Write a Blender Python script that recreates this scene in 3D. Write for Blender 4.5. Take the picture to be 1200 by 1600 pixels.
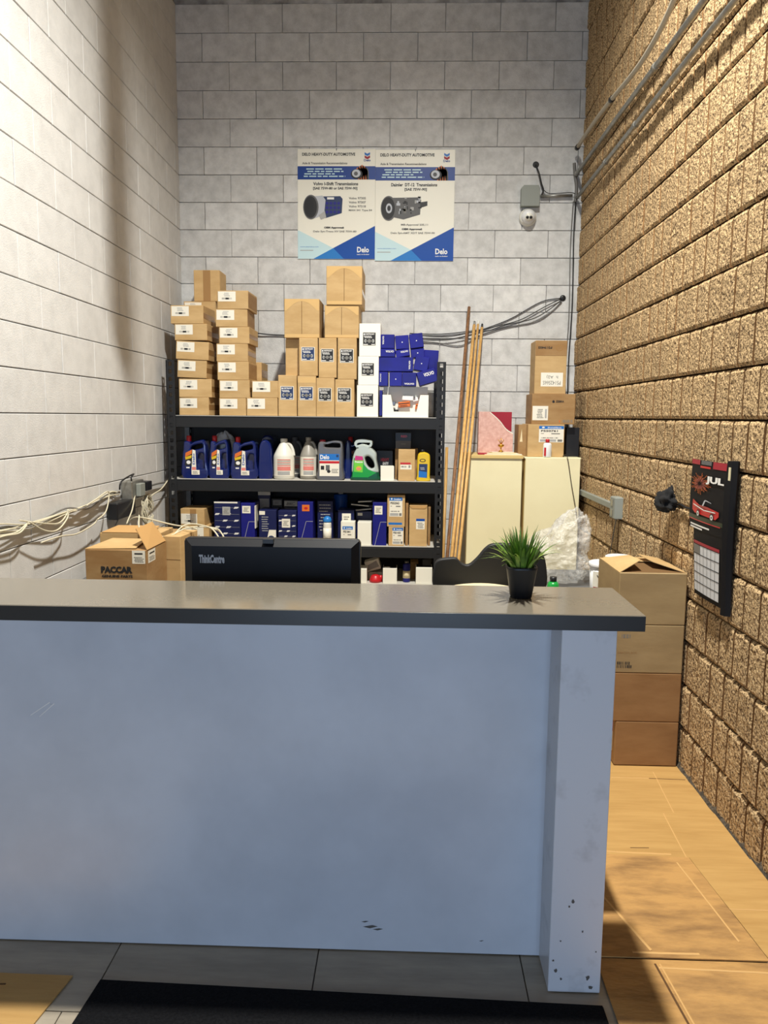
import bpy, math, random
from mathutils import Vector, Matrix, noise
random.seed(7)
S = bpy.context.scene
COL = S.collection
for o in list(bpy.data.objects): bpy.data.objects.remove(o)

# ------------------------------------------------------------------ camera
H = 1.615
F = 1189.0
PITCH, YAW, ROLL = -0.12455, 0.03001, 0.009844
CAMR = (Matrix.Rotation(YAW, 3, 'Z') @ Matrix.Rotation(math.pi/2 + PITCH, 3, 'X') @ Matrix.Rotation(ROLL, 3, 'Z'))
cd = bpy.data.cameras.new('camera'); cam = bpy.data.objects.new('camera', cd); COL.objects.link(cam)
cd.sensor_fit = 'HORIZONTAL'; cd.sensor_width = 36; cd.lens = 36*F/1200
cd.clip_start = .05; cd.clip_end = 60
cam.matrix_world = Matrix.Translation((0, 0, H)) @ CAMR.to_4x4()
S.camera = cam
# ------------------------------------------------------------------ world, exposure
W = bpy.data.worlds.new('world'); S.world = W; W.use_nodes = True
W.node_tree.nodes['Background'].inputs[0].default_value = (.45, .62, 1, 1)
W.node_tree.nodes['Background'].inputs[1].default_value = 1.2
S.view_settings.view_transform = 'Standard'; S.view_settings.look = 'None'
S.view_settings.exposure = 0.0; S.view_settings.gamma = 1; S.view_settings.use_curve_mapping = False
# ------------------------------------------------------------------ lights
def lamp(name, kind, loc, energy, color, rot=(0, 0, 0), **k):
    l = bpy.data.lights.new(name, kind); l.energy = energy; l.color = color
    for a, b in k.items(): setattr(l, a, b)
    o = bpy.data.objects.new(name, l); o.location = loc; o.rotation_euler = rot; COL.objects.link(o); return o
LAMP = (0.22, 2.45, 5.6)
lamp('high_bay_lamp_light', 'SPOT', LAMP, 1700, (1, .975, .905), (math.radians(3), 0, 0), spot_size=math.radians(133), spot_blend=.85, shadow_soft_size=.10)
# daylight entering through the shop front behind the camera
lamp('shop_front_daylight', 'AREA', (.0, -2.95, 1.0), 80, (.54, .73, 1), (math.radians(90), 0, 0), shape='RECTANGLE', size=2.0, size_y=1.8)

# ------------------------------------------------------------------ room numbers
WL, WR, D = -1.79, 1.303, 6.077
CEIL, FRONT = 6.4, -3.0
CH = .2032

def at(px, py, axis, val):
    r = CAMR @ Vector((px-600., 800.-py, -F))
    c = Vector((0, 0, H)); t = (val-c[axis])/r[axis]
    return c + r*t
def aX(px, py, Y): return at(px, py, 1, Y).x
def aZ(px, py, Y): return at(px, py, 1, Y).z

# ------------------------------------------------------------------ materials
def lin(c): return tuple((v/12.92 if v <= .04045 else ((v+.055)/1.055)**2.4) for v in (x/255. for x in c))
MATS = {}
def mat(name, rgb, rough=.6, metal=0, var=None, bump=None, rgb2=None, spec=.5, coat=0, trans=0, alpha=1, pos=False, detail=4, lo=.35, hi=.65, stretch=None, rvar=0):
    if name in MATS: return MATS[name]
    m = bpy.data.materials.new(name); m.use_nodes = True; nt = m.node_tree; N = nt.nodes; L = nt.links
    b = N['Principled BSDF']; c = lin(rgb)
    b.inputs['Base Color'].default_value = (*c, 1); b.inputs['Roughness'].default_value = rough
    b.inputs['Metallic'].default_value = metal; b.inputs['Specular IOR Level'].default_value = spec
    b.inputs['Coat Weight'].default_value = coat; b.inputs['Transmission Weight'].default_value = trans
    b.inputs['Alpha'].default_value = alpha
    vec = None
    if var or bump:
        if pos: g = N.new('ShaderNodeNewGeometry'); vec = g.outputs['Position']
        else: g = N.new('ShaderNodeTexCoord'); vec = g.outputs['Object']
        oi = N.new('ShaderNodeObjectInfo')
        if not pos:
            ad = N.new('ShaderNodeVectorMath'); ad.operation = 'ADD'
            mu = N.new('ShaderNodeMath'); mu.operation = 'MULTIPLY'; mu.inputs[1].default_value = 37
            L.new(oi.outputs['Random'], mu.inputs[0]); L.new(vec, ad.inputs[0]); L.new(mu.outputs[0], ad.inputs[1]); vec = ad.outputs[0]
        if stretch:
            mp = N.new('ShaderNodeMapping'); mp.inputs['Scale'].default_value = stretch; L.new(vec, mp.inputs[0]); vec = mp.outputs[0]
    if var:
        n = N.new('ShaderNodeTexNoise'); n.inputs['Scale'].default_value = var; n.inputs['Detail'].default_value = detail
        n.inputs['Roughness'].default_value = .62
        L.new(vec, n.inputs['Vector'])
        r = N.new('ShaderNodeValToRGB'); r.color_ramp.elements[0].position = lo; r.color_ramp.elements[1].position = hi
        c2 = lin(rgb2) if rgb2 else tuple(x*.75 for x in c)
        r.color_ramp.elements[0].color = (*c2, 1); r.color_ramp.elements[1].color = (*c, 1)
        L.new(n.outputs['Fac'], r.inputs[0]); out = r.outputs[0]
        if rvar:
            mr = N.new('ShaderNodeMapRange'); mr.inputs[3].default_value = 1-rvar; mr.inputs[4].default_value = 1
            L.new(oi.outputs['Random'], mr.inputs[0])
            mx = N.new('ShaderNodeVectorMath'); mx.operation = 'SCALE'; L.new(out, mx.inputs[0]); L.new(mr.outputs[0], mx.inputs['Scale']); out = mx.outputs[0]
        L.new(out, b.inputs['Base Color'])
    if bump:
        n = N.new('ShaderNodeTexNoise'); n.inputs['Scale'].default_value = bump[0]; n.inputs['Detail'].default_value = 5
        L.new(vec, n.inputs['Vector'])
        bp = N.new('ShaderNodeBump'); bp.inputs['Strength'].default_value = bump[1]; bp.inputs['Distance'].default_value = bump[2] if len(bump) > 2 else .002
        L.new(n.outputs['Fac'], bp.inputs['Height']); L.new(bp.outputs[0], b.inputs['Normal'])
    MATS[name] = m; return m
M = {}
M['cmu'] = mat('painted_block', (214, 213, 210), .62, var=9, rgb2=(202, 201, 198), bump=(170, .55, .0025), pos=True, lo=.3, hi=.6, rvar=.06)
M['cmu_back'] = mat('painted_block_dusty', (224, 223, 219), .7, var=13, rgb2=(196, 195, 191), bump=(150, .9, .003), lo=.3, hi=.62, detail=9, rvar=.13)
M['joint'] = mat('painted_joint', (206, 204, 199), .8, var=7, rgb2=(136, 133, 128), bump=(60, .5), pos=True)
M['joint_dark'] = mat('painted_joint_open', (128, 125, 119), .85, var=9, rgb2=(84, 81, 76), pos=True)
M['split'] = mat('split_face_stone', (208, 177, 132), .9, var=105, rgb2=(80, 58, 38), bump=(130, 1.0, .006), lo=.38, hi=.55, detail=3, rvar=.10, spec=.25)
M['groove'] = mat('scored_groove', (150, 112, 72), .9, var=40, rgb2=(122, 88, 54), spec=.2)
M['mortar_and_shade'] = mat('dark_mortar_and_shade', (70, 52, 36), .95, spec=.1)
M['kraft'] = mat('kraft_board', (204, 170, 118), .72, var=5, rgb2=(190, 155, 102), bump=(40, .12), rvar=.10, stretch=(1, 1, 3))
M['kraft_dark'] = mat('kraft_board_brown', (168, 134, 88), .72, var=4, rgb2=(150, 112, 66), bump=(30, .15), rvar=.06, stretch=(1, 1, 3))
M['kraft_grey'] = mat('kraft_board_greyed', (168, 142, 98), .72, var=4, rgb2=(154, 128, 86), bump=(30, .15), stretch=(1, 1, 3))
M['kraft_floor'] = mat('kraft_board_reddish', (156, 116, 70), .72, var=4, rgb2=(140, 100, 56), bump=(30, .15), stretch=(1, 1, 3))
M['kraft_in'] = mat('kraft_inside', (188, 146, 90), .8)
M['tape'] = mat('tan_tape', (160, 122, 76), .25)
M['clear_tape'] = mat('clear_tape', (214, 178, 122), .12, bump=(25, .5), coat=.5)
M['seam'] = mat('seam_shadow', (110, 80, 44), .9)
M['floor_card'] = mat('floor_board', (188, 148, 86), .75, var=5, rgb2=(172, 132, 72), bump=(30, .3, .002), lo=.3, hi=.62, detail=8, stretch=(.6, 6, 1))
M['floor_card_dirty'] = mat('floor_board_dirty', (186, 142, 82), .8, var=5, rgb2=(140, 104, 60), bump=(26, .6, .004), lo=.32, hi=.58, detail=14, stretch=(1, 3, 1))
M['white'] = mat('white_print', (236, 234, 228), .5)
M['paper'] = mat('paper_label', (235, 230, 214), .5)
M['ivory'] = mat('ivory_board', (240, 237, 222), .35)
M['black'] = mat('black_print', (28, 28, 30), .55)
M['ink'] = mat('grey_ink', (120, 118, 112), .6)
M['lightink'] = mat('pale_ink', (168, 168, 165), .6)
M['bluemat'] = mat('deep_blue', (10, 74, 160), .35)
M['midblue'] = mat('mid_blue', (40, 122, 196), .35)
M['iceblue'] = mat('ice_blue', (196, 224, 228), .4)
M['navyband'] = mat('navy_band', (24, 62, 138), .35)
M['navy'] = mat('navy_label', (34, 52, 92), .4)
M['volvo'] = mat('volvo_blue_card', (22, 22, 140), .38, var=4, rgb2=(16, 16, 112), rvar=.15)
M['filter_blue'] = mat('filter_box_blue', (18, 22, 116), .4)
M['filter_navy'] = mat('filter_box_navy', (16, 25, 74), .42)
M['rack'] = mat('charcoal_steel', (36, 37, 39), .5, metal=.2, spec=.4)
M['rackback'] = mat('charcoal_panel', (42, 43, 45), .6)
M['deck'] = mat('melamine_deck', (196, 192, 182), .5)
M['slab'] = mat('quartz_slab', (116, 110, 98), .13, var=60, rgb2=(112, 106, 94), spec=.6)
M['laminate'] = mat('white_laminate', (210, 214, 221), .22, var=2.5, rgb2=(198, 202, 209), spec=.5, pos=True)
M['laminate_edge'] = mat('worn_laminate', (212, 215, 220), .3, var=7, rgb2=(190, 192, 196), lo=.3, hi=.45, pos=True)
M['tile'] = mat('grey_tile', (176, 164, 144), .32, var=3.2, rgb2=(154, 143, 125), stretch=(1, 5, 1), rvar=.06)
M['grout'] = mat('grout', (60, 57, 52), .9)
M['rubber'] = mat('black_mat', (22, 22, 24), .95, bump=(220, .9, .004), var=120, rgb2=(10, 10, 12), spec=.15)
M['cream'] = mat('cream_door', (238, 229, 188), .45, var=3, rgb2=(233, 223, 181))
M['creamdark'] = mat('cream_edge', (214, 186, 120), .5)
M['dark'] = mat('dark_plastic', (22, 23, 26), .4)
M['monitor'] = mat('monitor_shell', (9, 12, 19), .5, spec=.3, bump=(300, .15, .0005))
M['silver'] = mat('silver_print', (190, 194, 200), .3)
M['chair'] = mat('black_chair_shell', (20, 21, 24), .6, bump=(200, .3, .001))
M['leaf'] = mat('leaf_green', (104, 142, 40), .45, var=22, rgb2=(46, 82, 22), rvar=.35)
M['leafpale'] = mat('leaf_pale_green', (176, 196, 92), .45, var=20, rgb2=(104, 146, 48), rvar=.2)
M['soil'] = mat('soil', (60, 46, 32), .95)
M['wood'] = mat('pole_wood', (214, 172, 104), .5, var=9, rgb2=(190, 144, 80), stretch=(6, 6, .6))
M['woodbrown'] = mat('pole_wood_brown', (140, 98, 60), .7, var=9, rgb2=(104, 70, 42), stretch=(6, 6, .6))
M['steel'] = mat('galvanised', (168, 166, 158), .38, metal=.75, var=20, rgb2=(140, 138, 130))
M['pvc'] = mat('grey_conduit', (176, 166, 146), .5)
M['steelbox'] = mat('grey_box_paint', (140, 144, 136), .55)
M['cable'] = mat('beige_cable', (206, 198, 172), .5)
M['bcable'] = mat('black_cable', (26, 26, 27), .5)
M['gcable'] = mat('grey_cable', (110, 108, 104), .5)
M['red'] = mat('red_plastic', (190, 26, 34), .35)
M['crimson'] = mat('crimson_card', (158, 30, 48), .5)
M['pink'] = mat('marbled_pink', (224, 184, 172), .5, var=40, rgb2=(206, 158, 146))
M['jugblue'] = mat('jug_blue', (14, 30, 92), .2, coat=.5)
M['jugwhite'] = mat('jug_white', (224, 222, 210), .4)
M['juggrey'] = mat('jug_grey', (150, 146, 136), .4)
M['jugsilver'] = mat('jug_silver', (112, 112, 114), .3, metal=.4)
M['green'] = mat('coolant_green', (22, 150, 60), .3)
M['greendark'] = mat('coolant_dark_green', (14, 84, 50), .25)
M['lime'] = mat('lime_label', (110, 200, 60), .35)
M['clearjug'] = mat('frosted_jug', (176, 186, 178), .25)
M['yellow'] = mat('oil_yellow', (214, 180, 30), .35)
M['orange'] = mat('orange_print', (216, 110, 40), .4)
M['magenta'] = mat('magenta_print', (190, 50, 120), .4)
M['salmon'] = mat('salmon_print', (222, 130, 120), .5)
M['gold'] = mat('brass', (190, 140, 50), .3, metal=.8)
M['cloth'] = mat('black_cloth', (16, 16, 18), .95)
M['skyprint'] = mat('label_blue', (30, 110, 190), .4)
M['greybox'] = mat('grey_card', (96, 96, 96), .6)
M['creamseat'] = mat('cream_seat', (226, 210, 170), .6)
M['whiteplastic'] = mat('white_plastic', (232, 232, 230), .35)
M['bag'] = mat('clear_bag', (240, 240, 236), .18, alpha=.34, bump=(30, 1.0, .02), spec=.8)
M['bagmilky'] = mat('milky_bag', (244, 242, 234), .22, alpha=.3, bump=(18, 1.0, .04), spec=1.0)
M['calwhite'] = mat('calendar_page', (216, 218, 220), .5)
M['calblack'] = mat('calendar_black', (16, 15, 17), .7, spec=.25)
M['calgrass'] = mat('calendar_grass', (32, 46, 26), .4)
M['ceil'] = mat('ceiling_paint', (120, 118, 114), .9)

# ------------------------------------------------------------------ helpers
ZA, XA, YA = Vector((0, 0, 1)), Vector((1, 0, 0)), Vector((0, 1, 0))
_tc = {}
def curve_mesh(cu):
    o = bpy.data.objects.new('tmp', cu); COL.objects.link(o)
    dg = bpy.context.evaluated_depsgraph_get()
    me = bpy.data.meshes.new_from_object(o.evaluated_get(dg))
    vs = [v.co.copy() for v in me.vertices]; fs = [tuple(p.vertices) for p in me.polygons]
    bpy.data.objects.remove(o); bpy.data.curves.remove(cu); bpy.data.meshes.remove(me)
    return vs, fs
def text_geo(s, bold):
    k = (s, bold)
    if k not in _tc:
        cu = bpy.data.curves.new('t', 'FONT'); cu.body = s; cu.size = 1; cu.offset = bold; cu.resolution_u = 2; cu.fill_mode = 'FRONT'
        vs, fs = curve_mesh(cu)
        xs = [v.x for v in vs]; ys = [v.y for v in vs]
        x0, x1, y0, y1 = min(xs), max(xs), min(ys), max(ys)
        _tc[k] = ([((v.x-x0)/(x1-x0), (v.y-y0)/(y1-y0)) for v in vs], fs)
    return _tc[k]
def smooth(pts, n=5, closed=True):
    out = []; L = len(pts)
    for i in range(L if closed else L-1):
        g = lambda j: Vector(pts[j % L] if closed else pts[max(0, min(L-1, j))])
        a, b, c, d = g(i-1), g(i), g(i+1), g(i+2)
        for t in range(n):
            t /= n
            out.append(.5*((2*b)+(c-a)*t+(2*a-5*b+4*c-d)*t*t+(3*b-a-3*c+d)*t**3))
    if not closed: out.append(Vector(pts[-1]))
    return out
class MB:
    def __init__(s): s.v = []; s.f = []; s.m = []; s.mats = []; s.sm = []
    def mi(s, m):
        if isinstance(m, str): m = M[m]
        if m not in s.mats: s.mats.append(m)
        return s.mats.index(m)
    def add(s, vs, fs, m, T=None, sm=False):
        b = len(s.v); k = s.mi(m)
        s.v += [tuple(T @ Vector(v)) if T else tuple(v) for v in vs]
        for f in fs: s.f.append(tuple(i+b for i in f)); s.m.append(k); s.sm.append(sm)
        return s
    def box(s, x0, y0, z0, x1, y1, z1, m, T=None, c=0):
        if c:
            vs = []; idx = {}
            lo, hi = (x0, y0, z0), (x1, y1, z1)
            for a in range(3):
                for sx in (0, 1):
                    for sy in (0, 1):
                        for sz in (0, 1):
                            q = [(hi if t else lo)[i] for i, t in enumerate((sx, sy, sz))]
                            for i, t in enumerate((sx, sy, sz)):
                                if i != a: q[i] += -c if t else c
                            idx[(a, sx, sy, sz)] = len(vs); vs.append(q)
            fs = []
            for a in range(3):
                for t in (0, 1):
                    o = [i for i in range(3) if i != a]
                    ring = []
                    for p, q in ((0, 0), (1, 0), (1, 1), (0, 1)):
                        k = [0, 0, 0]; k[a] = t; k[o[0]] = p; k[o[1]] = q; ring.append(idx[(a, *k)])
                    fs.append(ring if (t == 1) == (a != 1) else ring[::-1])
            for a in range(3):            # edges along axis a
                o = [i for i in range(3) if i != a]
                for p in (0, 1):
                    for q in (0, 1):
                        k0 = [0, 0, 0]; k0[o[0]] = p; k0[o[1]] = q; k1 = list(k0); k1[a] = 1
                        r = [idx[(o[0], *k0)], idx[(o[0], *k1)], idx[(o[1], *k1)], idx[(o[1], *k0)]]
                        fs.append(r)
            for sx in (0, 1):
                for sy in (0, 1):
                    for sz in (0, 1): fs.append([idx[(a, sx, sy, sz)] for a in range(3)])
            ce = Vector(((x0+x1)/2, (y0+y1)/2, (z0+z1)/2)); g = []
            for f in fs:
                P = [Vector(vs[i]) for i in f]; n = (P[1]-P[0]).cross(P[2]-P[0]); mid = sum(P, Vector())/len(P)
                g.append(f if n.dot(mid-ce) > 0 else f[::-1])
            return s.add(vs, g, m, T)
        vs = [(x, y, z) for x in (x0, x1) for y in (y0, y1) for z in (z0, z1)]
        return s.add(vs, [(0, 1, 3, 2), (4, 6, 7, 5), (0, 4, 5, 1), (2, 3, 7, 6), (0, 2, 6, 4), (1, 5, 7, 3)], m, T)
    def rings(s, rings, m, cap=True, T=None, closed=True, sm=True):
        n = len(rings[0]); vs = [p for r in rings for p in r]; fs = []
        for i in range(len(rings)-1):
            for j in range(n if closed else n-1):
                a, b = i*n+j, i*n+(j+1) % n
                fs.append((a, b, b+n, a+n))
        s.add(vs, fs, m, T, sm)
        if cap:
            b = len(s.v)-len(vs); k = s.mi(m)
            s.f += [tuple(b+i for i in reversed(range(n))), tuple(b+len(vs)-n+i for i in range(n))]; s.m += [k, k]; s.sm += [False, False]
        return s
    def lathe(s, prof, m, c=(0, 0, 0), n=20, T=None, sx=1, sy=1):
        c = Vector(c)
        return s.rings([[c+Vector((r*sx*math.cos(6.28318*i/n), r*sy*math.sin(6.28318*i/n), z)) for i in range(n)] for r, z in prof], m, T=T)
    def tube(s, pts, r, m, n=8, T=None, rr=None):
        pts = [Vector(p) for p in pts]; rg = []; up = None
        for i, p in enumerate(pts):
            d = (pts[min(i+1, len(pts)-1)]-pts[max(i-1, 0)]).normalized()
            if up is None: up = ZA if abs(d.z) < .9 else XA
            a = d.cross(up).normalized(); b = a.cross(d).normalized(); up = b
            q = rr[i] if rr else r
            rg.append([p+a*q*math.cos(6.28318*k/n)+b*q*math.sin(6.28318*k/n) for k in range(n)])
        return s.rings(rg, m, T=T)
    def plate(s, outlines, y0, y1, m, bev=.004, T=None):
        """outlines in x,z extruded from y0 to y1 with rounded rims (holes allowed)"""
        cu = bpy.data.curves.new('p', 'CURVE'); cu.dimensions = '2D'; cu.fill_mode = 'BOTH'
        cu.extrude = max((y1-y0)/2-bev, .0001); cu.bevel_depth = bev; cu.bevel_resolution = 2; cu.offset = -bev
        for ol in outlines:
            sp = cu.splines.new('POLY'); sp.points.add(len(ol)-1); sp.use_cyclic_u = True
            for i, q in enumerate(ol): sp.points[i].co = (q[0], q[1], 0, 1)
        vs, fs = curve_mesh(cu); yc = (y0+y1)/2
        return s.add([(v.x, yc-v.z, max(v.y, 0)) for v in vs], fs, m, T, False)
    def build(s, name, parent=None, loc=None, rot=None, bevel=0):
        me = bpy.data.meshes.new(name); me.from_pydata(s.v, [], s.f)
        for m in s.mats: me.materials.append(m)
        me.polygons.foreach_set('material_index', s.m); me.polygons.foreach_set('use_smooth', s.sm); me.update()
        o = bpy.data.objects.new(name, me); COL.objects.link(o)
        if parent: o.parent = parent
        if loc: o.location = loc
        if rot: o.rotation_euler = rot
        if bevel:
            b = o.modifiers.new('bevel', 'BEVEL'); b.width = bevel; b.segments = 2; b.limit_method = 'ANGLE'
        return o
class Face:
    """flat print on a face: u to the right, v up, n outwards"""
    def __init__(s, mb, o, u, v, n): s.mb, s.o, s.u, s.v, s.n = mb, Vector(o), Vector(u), Vector(v), Vector(n)
    def p(s, u, v, l): return s.o+s.u*u+s.v*v+s.n*(.0005+.00045*l)
    def poly(s, pts, m, l=1):
        P = [s.p(u, v, l) for u, v in pts]
        a = sum(pts[i][0]*pts[(i+1) % len(pts)][1]-pts[(i+1) % len(pts)][0]*pts[i][1] for i in range(len(pts)))
        if a < 0: P = P[::-1]
        s.mb.add(P, [tuple(range(len(P)))], m); return s
    def rect(s, u0, v0, u1, v1, m, l=1): return s.poly([(u0, v0), (u1, v0), (u1, v1), (u0, v1)], m, l)
    def slab(s, u0, v0, u1, v1, m, t=.0008):
        P = [s.o+s.u*u+s.v*v+s.n*(k) for k in (0, t) for u, v in ((u0, v0), (u1, v0), (u1, v1), (u0, v1))]
        s.mb.add(P, [(3, 2, 1, 0), (4, 5, 6, 7), (0, 1, 5, 4), (1, 2, 6, 5), (2, 3, 7, 6), (3, 0, 4, 7)], m); return s
    def text(s, t, u, v, w, h, m, bold=.02, l=2, ang=0):
        vs, fs = text_geo(t, bold); ca, sa = math.cos(ang), math.sin(ang)
        s.mb.add([s.p(u+x*w*ca-y*h*sa, v+x*w*sa+y*h*ca, l) for x, y in vs], fs, m); return s
    def disc(s, u, v, ru, rv, m, l=1, n=20): return s.poly([(u+ru*math.cos(6.2832*i/n), v+rv*math.sin(6.2832*i/n)) for i in range(n)], m, l)
    def bars(s, u0, v0, u1, v1, m, n=16, l=2, seed=1):
        R = random.Random(seed); u = u0; st = (u1-u0)/n
        for i in range(n):
            w = st*R.uniform(.25, .75); s.rect(u, v0, u+w, v1, m, l); u += st
        return s
    def lines(s, u0, v0, u1, v1, m, n=3, l=2, seed=2, fill=.55):
        R = random.Random(seed); st = (v1-v0)/n
        for i in range(n):
            v = v0+i*st; u = u0+(u1-u0)*R.uniform(0, .15); e = u0+(u1-u0)*R.uniform(.7, 1)
            while u < e:
                w = (u1-u0)*R.uniform(.08, .2); s.rect(u, v, min(u+w, e), v+st*fill, m, l); u += w+(u1-u0)*.03
        return s
def tag(o, label, cat, group=None):
    o['label'] = label; o['category'] = cat
    if group: o['group'] = group
    return o
def empty(name, loc, rot=(0, 0, 0)):
    o = bpy.data.objects.new(name, None); o.empty_display_size = .05; COL.objects.link(o); o.location = loc; o.rotation_euler = rot; return o
def struct(o): o['kind'] = 'structure'; return o
def inst(me, name, parent, loc, rot=None):
    o = bpy.data.objects.new(name, me); o.parent = parent; o.location = loc
    if rot: o.rotation_euler = rot
    COL.objects.link(o); return o

# ------------------------------------------------------------------ room shell
GAP = .022
floor = struct(MB().box(WL-.3, FRONT-.2, -.15, WR+.3, D+.3, -.008, 'grout').build('floor'))
wall_back = struct(MB().box(WL-.3, D+.008, -.15, WR+.3, D+.25, CEIL, 'joint').build('wall_back'))
wall_left = struct(MB().box(WL-.25, FRONT, -.15, WL-.008, D+.008, CEIL, 'joint_dark').build('wall_left'))
wall_right = struct(MB().box(WR+GAP, FRONT, -.15, WR+.25, D+.008, CEIL, 'mortar_and_shade').build('wall_right'))
struct(MB().box(WL-.3, FRONT-.2, CEIL, WR+.3, D+.3, CEIL+.15, 'ceil').build('ceiling'))
# shop front behind the camera: masonry with one wide opening
wf = MB()
wf.box(WL-.25, FRONT-.2, -.15, -1.02, FRONT, CEIL, 'cmu').box(1.0, FRONT-.2, -.15, WR+.25, FRONT, CEIL, 'cmu')
wf.box(-1.02, FRONT-.2, 2.6, 1.0, FRONT, CEIL, 'cmu').box(-1.02, FRONT-.2, -.15, 1.0, FRONT, .1, 'cmu')
struct(wf.build('wall_front'))

# painted blocks of the left and back wall
def block_mesh(w, mt):
    """block w wide in x, face towards -y"""
    g = .0018; e = .0024
    return MB().box(g, -.006, e, w-g, .011, CH-e, mt, c=.0022)
def wall_blocks(parent, kind, length, z0, rows, mt, first):
    full = block_mesh(.4064, mt).build('brick').data
    cache = {}
    def get(w):
        k = round(w, 3)
        if abs(w-.4064) < .002: return full
        if k not in cache:
            t = block_mesh(w, mt).build('brick'); cache[k] = t.data; bpy.data.objects.remove(t)
        return cache[k]
    bpy.data.objects.remove([o for o in bpy.data.objects if o.data == full][0])
    for r in range(rows):
        z = z0+r*CH; edges = [0.]; x = first if r % 2 else first+.2032
        x = x % .4064
        if x < .03: x += .4064
        while x < length-.02: edges.append(x); x += .4064
        edges.append(length)
        for a, b in zip(edges[:-1], edges[1:]):
            jit = random.uniform(-.0012, .0012); me = get(b-a)
            if kind == 'back': inst(me, 'brick', parent, (WL+a, D-.001+jit, z))
            else: inst(me, 'brick', parent, (WL+.001+jit, D-.004-b, z), (0, 0, math.pi/2)) if False else inst(me, 'brick', parent, (WL+jit, D-.006-length+a, z), (0, 0, math.pi/2))
Z0 = H-8*CH
# joint phase: vertical joints of the odd rows (k=..., z 1.9..2.1) lie at x=-1.79, of the others half a block away
wall_blocks(wall_back, 'back', WR-WL+.012, Z0, 23, 'cmu_back', (-1.182-WL+.2032*0) % .4064)
wall_blocks(wall_left, 'left', .4064*10.5, Z0, 23, 'cmu', .1)
# split-face blocks of the right wall: three scored ribs per block
def rib_mesh(seed):
    mb = MB(); R = random.Random(seed); rw = .4064/3; nx, nz = 9, 14
    for r in range(3):
        g = .0058; y0 = r*rw+g; y1 = (r+1)*rw-g; z0 = .004; z1 = CH-.004
        vs = []; fs = []; w = nx+1; off = R.uniform(-.002, .003)
        for j in range(nz+1):
            for i in range(nx+1):
                u = i/nx; v = j/nz
                y = y0+(y1-y0)*u; z = z0+(z1-z0)*v
                n = noise.noise(Vector((y*24+seed*7.3, z*24, r*3.1+seed)))*.5+noise.noise(Vector((y*85+seed*3, z*85, r*5.)))*.8
                ez = min(v, 1-v)*2
                x = -(.004+(.009+off+.0045*n)*min(1, ez*7)**.5)
                if i in (0, nx): x = -(.0035+(.006+off*.5+.002*n)*min(1, ez*7)**.5)
                elif j not in (0, nz): y += .0025*noise.noise(Vector((y*50, z*50, seed+9.)))
                vs.append((x, y, z))
        for j in range(nz):
            for i in range(nx): fs.append((j*w+i, (j+1)*w+i, (j+1)*w+i+1, j*w+i+1))
        mb.add(vs, fs, 'split')
        for i, fl_ in ((0, 1), (nx, 0)):                                  # sawn flanks of the score
            q = []
            for j in range(nz+1): q += [vs[j*w+i], (.004, vs[j*w+i][1], vs[j*w+i][2])]
            mb.add(q, [((k*2, k*2+1, k*2+3, k*2+2) if fl_ else (k*2+2, k*2+3, k*2+1, k*2)) for k in range(nz)], 'groove')
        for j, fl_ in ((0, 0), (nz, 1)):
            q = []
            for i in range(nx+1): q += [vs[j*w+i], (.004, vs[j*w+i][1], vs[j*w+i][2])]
            mb.add(q, [((k*2, k*2+1, k*2+3, k*2+2) if fl_ else (k*2+2, k*2+3, k*2+1, k*2)) for k in range(nx)], 'mortar_and_shade' if j == 0 else 'split')  # undersides take the dark joint colour as painted shade below each course
    mb.box(.003, .001, .004, GAP, .4054, CH-.004, 'groove')
    t = mb.build('brick'); me = t.data; bpy.data.objects.remove(t); return me
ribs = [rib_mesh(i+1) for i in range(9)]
for r in range(24):
    z = Z0+r*CH; y = D-.012-.4064 if r % 2 else D-.012-.2032
    if r % 2 == 0: pass
    while y > 2.0:
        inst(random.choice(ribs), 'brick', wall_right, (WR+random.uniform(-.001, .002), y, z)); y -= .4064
    if r % 2 == 0:
        pass
# rough dark footing strip where the right wall meets the floor
ft = MB()
vs = []; n = 90
for i in range(n+1):
    y = 1.9+(D-1.95)*i/n; a = .012*abs(noise.noise(Vector((y*9, 0, 0))))+.008
    vs += [(WR+.002, y, .02+a*1.5), (WR-.012-a, y, .006), (WR-.014-a, y, -.006)]
ft.add(vs, [(i*3+k, i*3+k+1, i*3+k+4, i*3+k+3) for i in range(n) for k in (0, 1)], mat('gritty_footing', (96, 86, 72), .95, var=60, rgb2=(50, 44, 36), bump=(90, 1, .006)))
struct(ft.build('trim_1'))
# floor tiles
tm = MB().box(.0015, .0015, -.008, .6085, .6085, 0, 'tile', c=.0012).build('tile'); tme = tm.data; bpy.data.objects.remove(tm)
half = {}
r = 0; y = 1.86-.61*3
while y < D-.05:
    off = -.86 if round((y-1.86)/.61) % 2 == 0 else -.92
    x = off-.61*2
    while x < WR:
        x0, x1 = max(x, WL), min(x+.61, WR); y1 = min(y+.61, D)
        if x1-x0 > .02:
            if x1-x0 > .609 and y1-y > .609: inst(tme, 'tile', floor, (x, y, 0))
            else:
                k = (round(x1-x0, 3), round(y1-y, 3))
                if k not in half:
                    t = MB().box(.0015, .0015, -.008, k[0]-.0015, k[1]-.0015, 0, 'tile', c=.0012).build('tile'); half[k] = t.data; bpy.data.objects.remove(t)
                inst(half[k], 'tile', floor, (x0, y, 0))
        x += .61
    y += .61

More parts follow.
